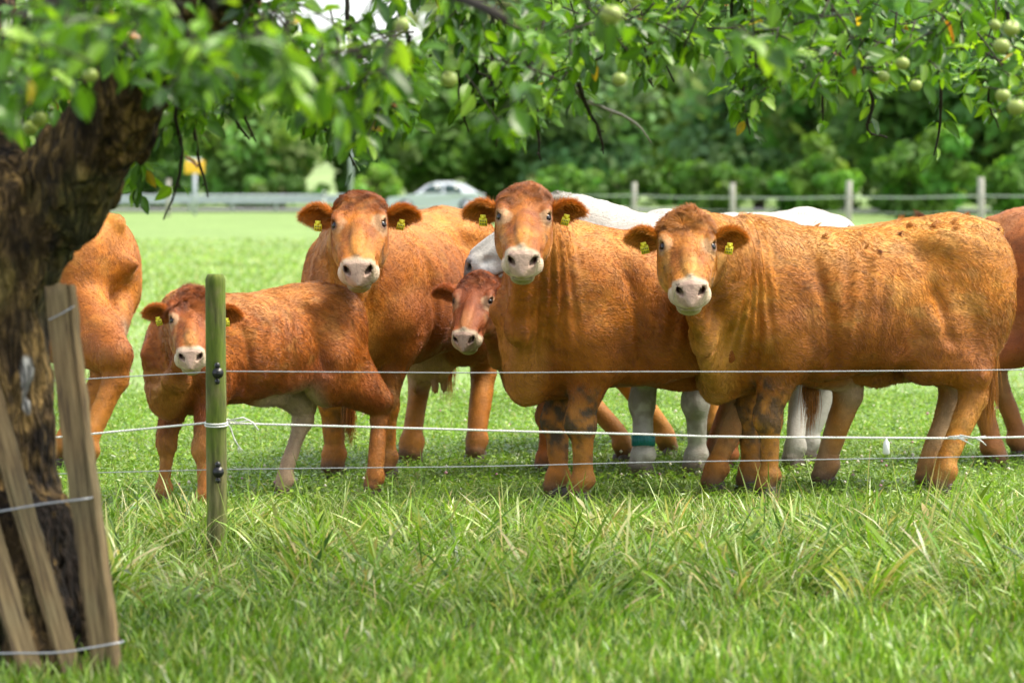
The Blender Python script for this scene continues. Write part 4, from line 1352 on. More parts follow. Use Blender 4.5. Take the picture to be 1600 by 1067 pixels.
wy = FY - 0.07
strand('wire', [(-260, 610, wy), (100, 594, wy), (345, 580, wy), (700, 582, wy), (1100, 581, wy), (1720, 577, wy)], 0.0024, M_STEELWIRE)
strand('wire', [(-260, 745, wy), (100, 740, wy), (347, 733, wy), (700, 729, wy), (1100, 721, wy), (1720, 709, wy)], 0.0021, M_STEELWIRE)
rope = strand('rope', [(-260, 712, wy), (100, 682, wy), (316, 661, wy), (338, 657, wy - 0.004), (362, 661, wy), (700, 670, wy), (1100, 682, wy), (1500, 684, wy), (1720, 681, wy)], 0.0042, M_ROPE, n=180, twist=True)
kn = MB()
for zo in (0.006, -0.004):
    a = np.linspace(0, 2 * PI, 26)
    kz = at(340, 659, FY)[2]
    kn.tube(np.stack([(pr + 0.004) * np.cos(a), (pr + 0.004) * np.sin(a), kz + zo + 0.004 * np.sin(a)], 1), 0.0034, 6, False)
k0 = fl(at(356, 657, wy))
kn.ball(k0, (0.012, 0.009, 0.009), 10, 6)
for pts in ([(356, 657), (380, 652), (395, 660), (404, 672)], [(352, 657), (360, 668), (366, 686), (374, 699)], [(356, 655), (372, 660), (390, 656)], [(350, 654), (344, 651), (338, 655)]):
    P = np.array([fl(at(x, y, wy - 0.012)) for x, y in pts])
    kn.tube(P, 0.0034, 6)
for k in range(5):
    kn.tube([fl(at(373, 697, wy - 0.012)), fl(at(370 + 3 * k, 706 + (k % 2) * 2, wy - 0.014 + 0.002 * k))], [0.002, 0.0008], 5)
kn.build('knot', M_ROPE, rope)
kr = MB()
for pts in ([(1482, 683), (1500, 681), (1520, 685)], [(1496, 683), (1510, 690), (1522, 696)], [(1500, 680), (1520, 684), (1540, 681)], [(1525, 684), (1535, 690), (1541, 696)], [(1490, 686), (1506, 682)]):
    kr.tube(np.array([fl(at(x, y, wy - 0.008)) for x, y in pts]), [0.0045] + [0.0035] * (len(pts) - 2) + [0.0015], 6)
kr.build('knot', M_ROPE, rope)
tg = MB()
p0 = fl(at(1385, 683, wy))
tg.tube([p0, p0 + [0, 0, -0.012], p0 + [0, 0, -0.02], p0 + [0, 0, -0.065], p0 + [0, 0, -0.07]], [0.003, 0.006, 0.012, 0.015, 0.010], 10)
tg.build('rope_weight', flat_mat('white_plastic', (0.75, 0.75, 0.72), 0.4), rope)
# ------------------------------------------------------------------ apple tree
def bark_mat():
    m, nt, b = new_mat('apple_bark')
    v = mapped(nt, (1, 1, 0.45))
    n, n2 = nodes_noise(nt, 22, 8, v, 0.65), nodes_noise(nt, 70, 5, v, 0.6)
    vo = nt.nodes.new('ShaderNodeTexVoronoi'); vo.inputs['Scale'].default_value = 26
    nt.links.new(v, vo.inputs['Vector'])
    c = attr_col(nt)
    c = mul_col(nt, c, n.outputs[0], 0.45, 1.55)
    ve = nt.nodes.new('ShaderNodeTexVoronoi'); ve.feature = 'DISTANCE_TO_EDGE'; ve.inputs['Scale'].default_value = 30
    ve.inputs['Scale'].default_value = 24
    mv = mapped(nt, (1, 1, 0.30))
    wn_ = nodes_noise(nt, 9, 4, mv, 0.6)
    wv = nt.nodes.new('ShaderNodeVectorMath'); wv.operation = 'MULTIPLY_ADD'
    nt.links.new(wn_.outputs['Color'], wv.inputs[0]); wv.inputs[1].default_value = (0.16, 0.16, 0.16)
    nt.links.new(mv, wv.inputs[2]); nt.links.new(wv.outputs[0], ve.inputs['Vector'])
    cr = nt.nodes.new('ShaderNodeMapRange')
    cr.inputs['From Min'].default_value, cr.inputs['From Max'].default_value = 0.0, 0.30
    nt.links.new(ve.outputs['Distance'], cr.inputs['Value'])
    c = mul_col(nt, c, cr.outputs[0], 0.52, 1.15)
    nt.links.new(c, b.inputs['Base Color'])
    b.inputs['Roughness'].default_value = 0.9
    b.inputs['Specular IOR Level'].default_value = 0.25
    ad = nt.nodes.new('ShaderNodeMath'); ad.operation = 'MULTIPLY_ADD'
    nt.links.new(vo.outputs['Distance'], ad.inputs[0]); ad.inputs[1].default_value = 0.8
    nt.links.new(n.outputs[0], ad.inputs[2])
    a2 = nt.nodes.new('ShaderNodeMath'); a2.operation = 'ADD'
    nt.links.new(ad.outputs[0], a2.inputs[0]); nt.links.new(cr.outputs[0], a2.inputs[1])
    bump(nt, b, a2.outputs[0], 0.9, 0.02)
    return m


M_BARK = bark_mat()
M_TWIG = flat_mat('twig_bark', (0.035, 0.028, 0.020), 0.85, 0, 0.3, 60, 0.35, 0.3)
M_TWIGPALE = flat_mat('twig_pale', (0.30, 0.28, 0.24), 0.8, 0, 0.3, 60, 0.35, 0.3)
TD = 9.05
T0 = gnd(10, 1060)
apple_tree = empty('apple_tree', (T0[0], T0[1], 0))
tag(apple_tree, 'old apple tree with a thick forked trunk and leafy branches hanging across the top', 'tree')
TO = np.array([T0[0], T0[1], 0.0])
tl = lambda x, y, D: at(x, y, D) - TO
tr_pts = [(tl(15, 1120, TD), 0.29), (tl(4, 1000, TD), 0.235), (tl(-14, 800, TD), 0.215), (tl(-30, 600, TD), 0.205), (tl(-42, 450, TD), 0.205), (tl(-20, 340, TD), 0.20)]
limb_r = [(tl(10, 380, TD), 0.17), (tl(95, 300, TD - 0.05), 0.145), (tl(165, 205, TD - 0.15), 0.118), (tl(225, 110, TD - 0.3), 0.100), (tl(330, 0, TD - 0.5), 0.085), (tl(480, -110, TD - 0.7), 0.07)]
limb_l = [(tl(-15, 360, TD), 0.17), (tl(-35, 230, TD + 0.1), 0.13), (tl(-40, 100, TD + 0.2), 0.115), (tl(-30, -60, TD + 0.35), 0.10), (tl(20, -260, TD + 0.6), 0.08)]


def tree_sdf(P):
    d = None
    for ch, k in ((tr_pts, 0.03), (limb_r, 0.03), (limb_l, 0.03)):
        c = None
        for (a, ra), (b, rb) in zip(ch[:-1], ch[1:]):
            q = capsule(P, a, b, ra, rb)
            c = q if c is None else smin(c, q, k)
        d = c if d is None else smin(d, c, 0.08)
    for a in (0.4, 1.7, 3.0, 4.1, 5.3):
        d = smin(d, capsule(P, (0.30 * math.cos(a), 0.30 * math.sin(a), -0.05), (0.12 * math.cos(a), 0.12 * math.sin(a), 0.45), 0.10, 0.09), 0.10)
    kn_ = P - tl(52, 300, TD - 0.16)
    d = d + 0.05 * np.exp(-np.sum((kn_ / np.array([0.03, 0.08, 0.05])) ** 2, 1))          # knot hole
    rg = np.abs(fbm(P * np.array([11, 11, 4.0]), 3, 91))
    d = d - 0.032 * rg - 0.008 * fbm(P * np.array([34, 34, 13.0]), 2, 95)
    return d


V, Q = surface_nets(tree_sdf, (-0.62, -0.95, -0.06), (1.15, 1.05, 2.75), 0.017, 5, 0.14)
c = V[Q].mean(1)
V, Q = subdiv_sel(V, Q, (c[:, 1] < 0.12) & (c[:, 2] < 2.1), tree_sdf)
n1, n2 = fbm(V * np.array([10, 10, 4.0]), 4, 97), fbm(V * np.array([40, 40, 17.0]), 3, 99)
C = np.broadcast_to(np.array([0.090, 0.056, 0.023]), V.shape).copy()
C = lerp3(C, np.array([0.022, 0.014, 0.009]), sstep(-0.05, 0.45, n1 + 0.6 * n2))
C = lerp3(C, np.array([0.24, 0.150, 0.052]), sstep(0.15, 0.6, -n1 + 0.9 * n2) * 0.9)
C = lerp3(C, np.array([0.12, 0.12, 0.03]), sstep(0.2, 0.7, fbm(V * 4, 3, 101)) * 0.35)
sc_ = V - tl(42, 610, TD - 0.2)
sc = np.sqrt((sc_[:, 0] / 0.030) ** 2 + (sc_[:, 2] / 0.10) ** 2) + 0.35 * n2
C = lerp3(C, np.array([0.50, 0.48, 0.45]), sstep(1.15, 0.85, sc) * (V[:, 1] < 0))
obj('trunk', V, [Q], M_BARK, apple_tree, True, C)


def smooth_path(pts, n):
    pts = np.asarray(pts, float)
    seg = np.concatenate([[0], np.cumsum(np.linalg.norm(np.diff(pts, axis=0), axis=1))])
    tb = spline_tab(np.concatenate([seg[:, None], pts], 1), n)
    return tb[:, 1:]


# limbs that carry the canopy, most of them above the frame
limbs_px = [
    ([(400, -40, 8.45), (620, -130, 8.2), (900, -170, 8.5), (1200, -150, 9.0), (1500, -110, 9.3), (1700, -60, 9.5)], 0.062),
    ([(330, 0, 8.5), (520, -30, 7.6), (700, -8, 6.9), (790, 30, 6.6)], 0.032),
    ([(620, -130, 8.2), (760, -110, 9.3), (900, -60, 10.0), (1050, -20, 10.4)], 0.030),
    ([(1200, -150, 9.0), (1330, -90, 9.8), (1450, -30, 10.2)], 0.026),
    ([(1200, -150, 9.0), (1300, -120, 8.0), (1430, -60, 7.6)], 0.026),
    ([(-35, 100, 9.2), (60, 20, 8.6), (170, -20, 7.6), (300, -10, 6.8)], 0.036),
    ([(-30, -60, 9.4), (120, -190, 9.8), (350, -240, 10.3), (700, -260, 10.6)], 0.045),
]
for pts, r in limbs_px:
    P = smooth_path([tl(*p) for p in pts], 24)
    P += 0.012 * np.stack([vnoise(P * 5, 7 + i) for i in range(3)], 1)
    MB().tube(P, np.linspace(r, r * 0.35, 24), 9).build('limb', M_BARK if r > .05 else M_TWIG, apple_tree)

twigs_px = [  # hanging twigs that stand out one by one
    ([(300, 20), (290, 110), (275, 180), (284, 235), (278, 282), (262, 330), (256, 342)], 8.3, 0.5),
    ([(285, 40), (296, 120), (300, 190), (312, 250), (326, 308)], 8.4, 0.3),
    ([(300, 60), (275, 165), (238, 228), (190, 268)], 8.5, 0.7),
    ([(222, 240), (218, 270), (217, 296)], 8.5, 0.9),
    ([(360, 40), (375, 165), (385, 190), (402, 222)], 8.3, 0.15),
    ([(350, 60), (364, 180), (390, 218)], 8.3, 0.1),
    ([(470, 30), (490, 160), (505, 200), (545, 240), (556, 262)], 8.6, 0.75),
    ([(462, 40), (470, 165), (475, 212)], 8.5, 0.2),
    ([(730, -30), (722, 70), (718, 140), (731, 208)], 8.7, 0.5),
    ([(770, 0), (768, 120), (771, 165), (776, 230)], 8.8, 0.6),
    ([(745, 60), (744, 110), (738, 140), (745, 170)], 8.7, 0.5),
    ([(890, 20), (910, 155), (960, 175), (1000, 198), (1019, 224)], 9.0, 0.12),
    ([(905, 130), (917, 168), (935, 205), (944, 240)], 9.0, 0.06),
    ([(820, 60), (837, 180), (845, 252)], 8.8, 0.08),
    ([(1160, -60), (1166, 60), (1160, 140), (1172, 212)], 9.2, 0.9),
    ([(1135, -50), (1146, 50), (1141, 98)], 9.2, 0.4),
    ([(950, -40), (985, 60), (1005, 110), (1022, 138)], 9.1, 0.6),
    ([(1050, -40), (1036, 90), (1018, 125)], 9.1, 0.6),
    ([(1340, 0), (1350, 125), (1364, 160), (1357, 205), (1386, 216)], 9.4, 0.6),
    ([(1450, -20), (1468, 120), (1470, 180), (1460, 244)], 9.5, 0.7),
    ([(1280, -30), (1308, 60), (1290, 120), (1285, 190)], 9.3, 0.9),
    ([(1490, -30), (1503, 70), (1498, 125)], 9.5, 0.5),
    ([(1560, -40), (1575, 80), (1545, 150), (1560, 200)], 9.2, 0.6),
    ([(620, -10), (640, 120), (615, 170), (640, 200)], 8.6, 0.9),
    ([(540, -10), (560, 130), (590, 190), (575, 225)], 8.6, 0.8),
]
twig_specs = []
for pts, D, leafy in twigs_px:
    D += 1.2
    Dk = D + np.linspace(-0.12, 0.05, len(pts))
    P = smooth_path([tl(x, y, d) for (x, y), d in zip(pts, Dk)], 26)
    P += 0.005 * np.stack([vnoise(P * 26, 17 + i) for i in range(3)], 1)
    pale = pts[0][0] in (890,)
    mb = MB().tube(P, np.interp(np.linspace(0, 1, 26), [0, .7, 1], [0.0085, 0.0058, 0.0028]) * (1 + 0.25 * rng.random(26)), 6)
    for k in range(5, 25, 3):       # spurs and buds
        dd = nrm(rng.normal(0, 1, 3) + np.array([0, 0, -0.4]))
        ln = rng.uniform(0.008, 0.028)
        mb.tube([P[k], P[k] + dd * ln * 0.6, P[k] + dd * ln + [0, 0, -0.003]], [0.0032, 0.0026, 0.0030], 5)
    mb.build('twig', M_TWIGPALE if pale else M_TWIG, apple_tree)
    twig_specs.append((P, leafy))

# leaf templates: ovate, folded on the midrib, curling
LEAF_COL = [(0.065, 0.165, 0.010), (0.095, 0.22, 0.013), (0.16, 0.31, 0.018), (0.032, 0.085, 0.007), (0.23, 0.39, 0.030), (0.045, 0.115, 0.018)]


def leaf_shape(k):
    r = np.random.default_rng(500 + k)
    n = 6
    u = np.linspace(0, 1, n)
    w = 0.5 * 0.56 * np.sin(PI * u ** 0.85) ** 0.75 * (1 - 0.25 * u) * r.uniform(0.9, 1.12)
    w[0], w[-1] = 0.02, 0.0
    fold, curl, tw = r.uniform(0.15, 0.5), r.uniform(-0.15, 0.45), r.uniform(-0.4, 0.4)
    V = []
    for i in range(n):
        zc = -curl * u[i] ** 2 * 0.6
        wave = 0.03 * math.sin(u[i] * 9 + k)
        for s_ in (-1, -0.5, 0, 0.5, 1):
            x, z = s_ * w[i], abs(s_) * w[i] * fold + zc + wave * s_
            a = tw * u[i]
            V.append((x * math.cos(a) - (z - zc) * math.sin(a), u[i], zc + x * math.sin(a) + (z - zc) * math.cos(a)))
    Q = [(i * 5 + j, i * 5 + j + 1, (i + 1) * 5 + j + 1, (i + 1) * 5 + j) for i in range(n - 1) for j in range(4)]
    # petiole
    m = len(V)
    V += [(-0.012, 0, -0.004), (0.012, 0, -0.004), (0.010, -0.28, 0.03), (-0.010, -0.28, 0.03)]
    Q += [(m, m + 1, m + 2, m + 3)]
    return np.array(V), np.array(Q)


SHAPES = [leaf_shape(k) for k in range(5)]
LV = np.stack([s_[0] for s_ in SHAPES]); LQ = SHAPES[0][1]
NLV = LV.shape[1]


def leaf_cols(c):
    out = np.repeat(np.asarray(c, float)[:, None], NLV, 1)
    rib = np.zeros(NLV); rib[2:30:5] = 1
    out = out * (1 + 0.35 * rib)[None, :, None]
    return out


TEMPL = {}


def leaf_template(shape, ci):
    if (shape, ci) not in TEMPL:
        c = np.array((LEAF_COL + [(0.30, 0.12, 0.02), (0.42, 0.30, 0.03)])[ci])
        TEMPL[(shape, ci)] = mesh_np('leaf', LV[shape], [LQ], M_LEAF, True, leaf_cols([c])[0])
    return TEMPL[(shape, ci)]


# every leaf: place, axis, normal, size, shape, colour
Lp, La, Ln, Ls = [], [], [], []


def put_leaves(P, n, droop=0.5, spread=1.0, r=rng):
    """n leaves along path P, spiralling, hanging a little"""
    t = np.sort(r.uniform(0.12, 1.0, n))
    if n > 2: t[-2:] = (0.97, 1.0)
    p = np.stack([np.interp(t, np.linspace(0, 1, len(P)), P[:, i]) for i in range(3)], 1)
    d = np.gradient(P, axis=0)
    d = np.stack([np.interp(t, np.linspace(0, 1, len(P)), d[:, i]) for i in range(3)], 1)
    d /= np.linalg.norm(d, axis=1, keepdims=True)
    side = r.normal(0, 1, (n, 3)); side -= d * np.einsum('ij,ij->i', side, d)[:, None]
    side /= np.linalg.norm(side, axis=1, keepdims=True)
    a = d * 0.45 + side * spread + np.array([0, 0, -droop]) * r.uniform(0.2, 1.5, (n, 1))
    a /= np.linalg.norm(a, axis=1, keepdims=True)
    nn = np.array([0, 0, 1.0]) + r.normal(0, 0.55, (n, 3)) + np.array([0, -0.35, 0])
    nn -= a * np.einsum('ij,ij->i', nn, a)[:, None]
    nn /= np.linalg.norm(nn, axis=1, keepdims=True)
    s_ = r.uniform(0.046, 0.088, n)
    Lp.append(p + a * s_[:, None] * 0.28); La.append(a); Ln.append(nn); Ls.append(s_)


for P, leafy in twig_specs:
    L = np.linalg.norm(np.diff(P, axis=0), axis=1).sum()
    put_leaves(P[: int(8 + 18 * min(1, leafy + 0.25))], max(2, int(L * 42 * leafy)))
    up = P[:12]
    put_leaves(up, int(10 * (0.4 + leafy)))

# short leafy shoots through the canopy; the lower fringe follows the photograph
EDGE = np.array([(-60, 215), (0, 205), (60, 225), (120, 160), (165, 120), (215, 110), (255, 185), (300, 215), (340, 205), (380, 170), (440, 165), (480, 195), (530, 250), (565, 262), (600, 195), (650, 190), (672, 110), (690, 50), (712, 60),
                 (740, 170), (785, 225), (830, 205), (880, 175), (915, 165), (945, 95), (985, 120), (1025, 140), (1060, 100), (1095, 75), (1140, 165), (1165, 205), (1190, 180), (1225, 110), (1275, 185), (1330, 120), (1380, 165), (1440, 140), (1500, 160), (1560, 185), (1680, 200)], float)
shoots = MB()
n_sh = 0
while n_sh < 780:
    x = rng.uniform(-60, 1680)
    e = np.interp(x, EDGE[:, 0], EDGE[:, 1])
    y = e - abs(rng.normal(0, 1)) * 75 - 32
    if y < -330: continue
    dens = 1.0 if x < 640 else 0.62
    if y > -20 and rng.random() > dens: continue
    f = sstep(500, 1000, np.array([x]))[0]
    if x > 640 and vnoise(np.array([[x / 75, y / 60, 3.1]]), 5)[0] < -0.12: continue
    D = rng.uniform(7.6, 10.2) * (1 - f) + rng.uniform(9.2, 11.2) * f
    if rng.random() < 0.12 and x < 640: D = rng.uniform(5.6, 7.0)
    if rng.random() < 0.04 and x >= 640: D = rng.uniform(6.5, 7.5)
    if y > e - 75: D = rng.uniform(9.3, 10.8)
    p0 = tl(x, y, D)
    d = nrm(np.array([rng.normal(0, 0.8), rng.normal(0, 0.8), -0.55 + rng.normal(0, 0.5)]))
    ln = rng.uniform(0.07, 0.20)
    P = np.array([p0 + d * ln * t + np.array([0, 0, -0.10 * ln * t * t]) for t in np.linspace(-0.5, 1, 6)])
    tip = project(P[-1:] + TO)[0]
    if tip[1] > np.interp(tip[0], EDGE[:, 0], EDGE[:, 1]) - 8: continue
    shoots.tube(P, np.linspace(0.0040, 0.0016, 6), 5)
    put_leaves(P, rng.integers(6, 12), 0.55)
    n_sh += 1
# the canopy overhead, out of frame, that shades the trunk
for k in range(110):
    p0 = tl(rng.uniform(-400, 1500), rng.uniform(-800, -60), rng.uniform(8.5, 11.0))
    d = nrm(rng.normal(0, 1, 3))
    P = np.array([p0 + d * 0.22 * t for t in np.linspace(-0.5, 1, 5)])
    shoots.tube(P, 0.003, 4)
    put_leaves(P, 12, 0.4)
so = shoots.build('twigs', M_TWIG, apple_tree)
so['kind'] = 'stuff'

apples = [
    (61, 187, 8.1, .024, 'round green apple hanging left of the forked trunk, beside the upper fork'),
    (48, 200, 8.4, .023, 'dim green apple tucked behind the round one at the forked trunk'),
    (141, 118, 7.6, .021, 'pale yellowish apple low in the leaves above the right trunk fork'),
    (702, 125, 8.5, .025, 'pale green apple hanging alone in the gap above the crested cow and centre cow'),
    (628, 40, 7.6, .022, 'reddish tinged apple high in the leaves left of the open gap'),
    (955, 24, 7.4, .030, 'largest pale apple, blurred, near the top edge above the centre cow'),
    (968, 125, 8.6, .023, 'green apple hanging below the largest pale one'),
    (1410, 100, 9.0, .022, 'green apple half hidden in leaves above the rump of the broadside cow'),
    (1380, 120, 9.3, .020, 'small yellowish apple just left of the half hidden green one'),
    (1431, 134, 9.2, .020, 'small dull apple just under the half hidden green one'),
    (1580, 45, 8.5, .025, 'cream coloured apple highest at the right edge'),
    (1565, 73, 8.4, .025, 'round cream apple second from the top at the right edge'),
    (1567, 150, 8.8, .023, 'green apple in the cluster at the right edge, left of the spotted one'),
    (1588, 168, 8.2, .026, 'spotted apple hanging lowest at the right edge'),
    (1555, 40, 8.6, .018, 'small pale apple left of the highest one at the right edge'),
]
Lp, La, Ln, Ls = (np.concatenate(x) for x in (Lp, La, Ln, Ls))
pj = project(Lp + La * (Ls * 0.5)[:, None] + TO)
keepl = np.ones(len(Lp), bool)
for x, y, D, r_, lab in apples:          # leaves do not hang right in front of the fruit
    rp_ = r_ / D * F_PX
    keepl &= ~((np.hypot(pj[:, 0] - x, pj[:, 1] - y) < rp_ * 1.15 + 10) & (pj[:, 2] < D + 0.1))
Lp, La, Ln, Ls = Lp[keepl], La[keepl], Ln[keepl], Ls[keepl]
NL = len(Lp)
shp = rng.integers(0, 5, NL)
ci = rng.choice(len(LEAF_COL), NL, p=[.27, .24, .15, .18, .07, .09])
ci[rng.random(NL) < 0.006] = 6
ci[rng.random(NL) < 0.008] = 7
Lx = np.cross(La, Ln)
pj = project(Lp + La * (Ls * 0.5)[:, None] + TO)
view = nrm(np.array([0, -1, 0.0]))
facing = 0.35 + 0.65 * np.abs(Ln @ view)
inside = (pj[:, 0] > 5) & (pj[:, 0] < 1595) & (pj[:, 1] > 5) & (pj[:, 1] < 360)
score = np.where(inside, Ls / pj[:, 2] * facing, 0)
# keep one leaf per small patch of the picture, nearest first, so that the leaves picked are ones in plain view
order = np.argsort(pj[:, 2])
cellseen, front = {}, np.zeros(NL, bool)
for i in order:
    if not inside[i]: continue
    key = (int(pj[i, 0] // 22), int(pj[i, 1] // 22))
    if cellseen.get(key, 0) < 1:
        cellseen[key] = cellseen.get(key, 0) + 1
        front[i] = True
score[~front] *= 0.25
big = np.argsort(-score)[:300]
isbig = np.zeros(NL, bool); isbig[big] = True
for i in big:
    o = bpy.data.objects.new('leaf', leaf_template(int(shp[i]), int(ci[i])))
    COL.objects.link(o)
    o.parent = apple_tree
    M3 = np.stack([Lx[i], La[i], Ln[i]], 1) * Ls[i]
    o.matrix_local = Matrix(((*M3[0], Lp[i][0]), (*M3[1], Lp[i][1]), (*M3[2], Lp[i][2]), (0, 0, 0, 1)))
ALLC = np.array(LEAF_COL + [(0.30, 0.12, 0.02), (0.42, 0.30, 0.03)])
rest = np.where(~isbig)[0]
LVr = LV[shp[rest]] * Ls[rest][:, None, None]
VV = Lp[rest][:, None] + LVr[..., :1] * Lx[rest][:, None] + LVr[..., 1:2] * La[rest][:, None] + LVr[..., 2:] * Ln[rest][:, None]
cc = leaf_cols(ALLC[ci[rest]] * rng.uniform(0.8, 1.25, (len(rest), 1)))
qq = (LQ[None] + (np.arange(len(rest)) * NLV)[:, None, None]).reshape(-1, 4)
fo = obj('foliage', VV.reshape(-1, 3), [qq], M_LEAF, apple_tree, True, cc.reshape(-1, 3))
fo['kind'] = 'stuff'

# apples
def apple_mat():
    m, nt, b = new_mat('apple_skin')
    n = nodes_noise(nt, 14, 5, mapped(nt, (1, 1, 1)))
    r = ramp(nt, n.outputs[0], [(0.3, (0.17, 0.27, 0.035)), (0.55, (0.30, 0.37, 0.07)), (0.8, (0.44, 0.41, 0.11))])
    nt.links.new(r.outputs[0], b.inputs['Base Color'])
    b.inputs['Roughness'].default_value = 0.35
    b.inputs['Subsurface Weight'].default_value = 0.0
    return m


M_APPLE = apple_mat()
av, aq = [], []
for i in range(13):
    ph = PI * i / 12
    r_ = math.sin(ph) * (1 + 0.10 * math.cos(ph))
    z_ = math.cos(ph) * 0.92 - 0.28 * math.exp(-(math.sin(ph) / 0.30) ** 2) * (1 if ph < PI / 2 else -0.6)
    for j in range(16):
        a = j * 2 * PI / 16
        av.append((r_ * math.cos(a) + 1e-4 * math.cos(a), r_ * math.sin(a) + 1e-4 * math.sin(a), z_))
for i in range(12):
    for j in range(16):
        aq.append((i * 16 + j, (i + 1) * 16 + j, (i + 1) * 16 + (j + 1) % 16, i * 16 + (j + 1) % 16))
apple_me = mesh_np('apple', av, [np.array(aq)], M_APPLE)
stalk_me = MB().tube([(0, 0, 0.55), (0.1, 0, 1.0), (0.25, 0.1, 1.5)], [0.09, 0.06, 0.08], 6).build('stalk', M_TWIG)
calyx_me = MB()
for k in range(5):
    a = k * 2 * PI / 5
    calyx_me.add([(0.05 * math.cos(a - .6), 0.05 * math.sin(a - .6), -0.78), (0.05 * math.cos(a + .6), 0.05 * math.sin(a + .6), -0.78), (0.2 * math.cos(a), 0.2 * math.sin(a), -0.95)], (), [(0, 1, 2), (0, 2, 1)])
calyx_me = calyx_me.build('calyx', M_TWIG)
for i, (x, y, D, r_, lab) in enumerate(apples):
    o = link('apple', apple_me)
    o.location = at(x, y, D)
    o.scale = (r_,) * 3
    o.rotation_euler = (rng.normal(0, .4), rng.normal(0, .4), rng.uniform(0, 6))
    tag(o, lab, 'apple', 'unripe apples hanging in the apple tree')
    for part in (stalk_me, calyx_me):
        c = part if i == 0 else part.copy()
        if i: COL.objects.link(c)
        c.parent = o

# ------------------------------------------------------------------ boards wired round the trunk
def board_mat():
    m, nt, b = new_mat('old_board')
    tc = nt.nodes.new('ShaderNodeTexCoord')
    mp = nt.nodes.new('ShaderNodeMapping'); mp.inputs['Scale'].default_value = (9, 9, 0.55)
    nt.links.new(tc.outputs['Object'], mp.inputs[0])
    n, n2 = nodes_noise(nt, 9, 7, mp.outputs[0], 0.6), nodes_noise(nt, 2.2, 4, mapped(nt, (2, 2, 1)))
    r = ramp(nt, n.outputs[0], [(0.32, (0.050, 0.032, 0.018)), (0.46, (0.17, 0.118, 0.055)), (0.70, (0.30, 0.225, 0.115))])
    r2 = ramp(nt, n2.outputs[0], [(0.35, (0.75, 0.80, 0.75)), (0.65, (1.15, 1.0, 0.82))])
    mx = nt.nodes.new('ShaderNodeMix'); mx.data_type = 'RGBA'; mx.blend_type = 'MULTIPLY'; mx.inputs[0].default_value = 1
    nt.links.new(r.outputs[0], mx.inputs[6]); nt.links.new(r2.outputs[0], mx.inputs[7])
    nt.links.new(mx.outputs[2], b.inputs['Base Color'])
    b.inputs['Roughness'].default_value = 0.8
    bump(nt, b, n.outputs[0], 0.5, 0.004)
    return m


M_BOARD = board_mat()
guard = empty('tree_guard', (T0[0] + 0.2, 8.62, 0))
tag(guard, 'weathered boards leaning round the apple trunk, tied with wire', 'tree guard')
GO = np.array([T0[0] + 0.2, 8.62, 0.0])


def board(p_bot, p_top, width, thick, yaw, crack=None, seed=0):
    a, b = at(*p_bot), at(*p_top)
    ax = nrm(b - a); L = np.linalg.norm(b - a)
    xv = np.array([math.cos(yaw), math.sin(yaw), 0]); xv = nrm(xv - ax * np.dot(xv, ax))
    yv = np.cross(ax, xv)
    nl, nw_ = 40, 12
    V, Qs = [], []
    per = []
    for j in range(nw_ + 1): per.append((-0.5 + j / nw_, -0.5))
    for j in range(nw_ + 1): per.append((0.5 - j / nw_, 0.5))
    m = len(per)
    r = np.random.default_rng(seed)
    for i in range(nl + 1):
        t = i / nl
        bow = 0.004 * math.sin(t * 5 + seed)
        for k, (x, y) in enumerate(per):
            rnd = 0.88 if abs(x) > 0.49 else 1.0
            dy = 0.0
            if crack is not None:
                cx = crack[0] + crack[1] * (t - .5) + 0.03 * math.sin(t * 19 + seed)
                dy = 0.014 * math.exp(-((x - cx) / 0.045) ** 2) * (1 if y < 0 else 0)
            e = 0.0015 * math.sin(t * 60 + k * 2.1) + 0.001 * r.normal()
            tt = t * L + (0.006 * math.sin(x * 9 + seed) if i in (0, nl) else 0)
            V.append((x * width * (rnd if y < 0 else 1) + bow + (e if abs(x) > .49 else 0), y * thick + dy + e * 0.4, tt))
    for i in range(nl):
        for k in range(m):
            Qs.append((i * m + k, i * m + (k + 1) % m, (i + 1) * m + (k + 1) % m, (i + 1) * m + k))
    T = []
    c0, c1 = len(V), len(V) + 1
    V += [(0, 0, 0), (0, 0, L)]
    for k in range(m):
        T.append((c0, (k + 1) % m, k)); T.append((c1, nl * m + k, nl * m + (k + 1) % m))
    o = obj('board', V, [np.array(Qs), np.array(T)], M_BOARD, guard, False)
    Rm = np.stack([xv, yv, ax], 1)
    p = a - GO
    o.matrix_local = Matrix(((*Rm[0], p[0]), (*Rm[1], p[1]), (*Rm[2], p[2]), (0, 0, 0, 1)))
    return o


board((172, 1110, 8.62), (93, 446, 8.80), 0.092, 0.040, -0.30, (0.25, 0.25), 1)
board((128, 1115, 8.60), (-62, 440, 8.86), 0.070, 0.045, 0.15, (-0.32, 0.2), 2)
board((70, 1120, 8.56), (-95, 560, 8.80), 0.078, 0.042, 0.20, None, 3)
gw = []
for (pts, r_) in (([(-120, 812, 8.72), (-10, 800, 8.66), (75, 786, 8.655), (140, 778, 8.66), (146, 776, 8.70), (150, 774, 8.95)], 0.0032),
                  ([(-120, 1022, 8.60), (20, 1020, 8.545), (100, 1018, 8.555), (150, 1010, 8.575), (184, 1004, 8.59), (192, 1002, 8.72), (190, 1000, 8.95)], 0.0032),
                  ([(76, 500, 8.755), (100, 488, 8.75), (116, 478, 8.765)], 0.0022)):
    P = smooth_path([at(*p) - GO for p in pts], 40)
    MB().tube(P, r_, 6).build('binding_wire', M_STEELWIRE, guard)

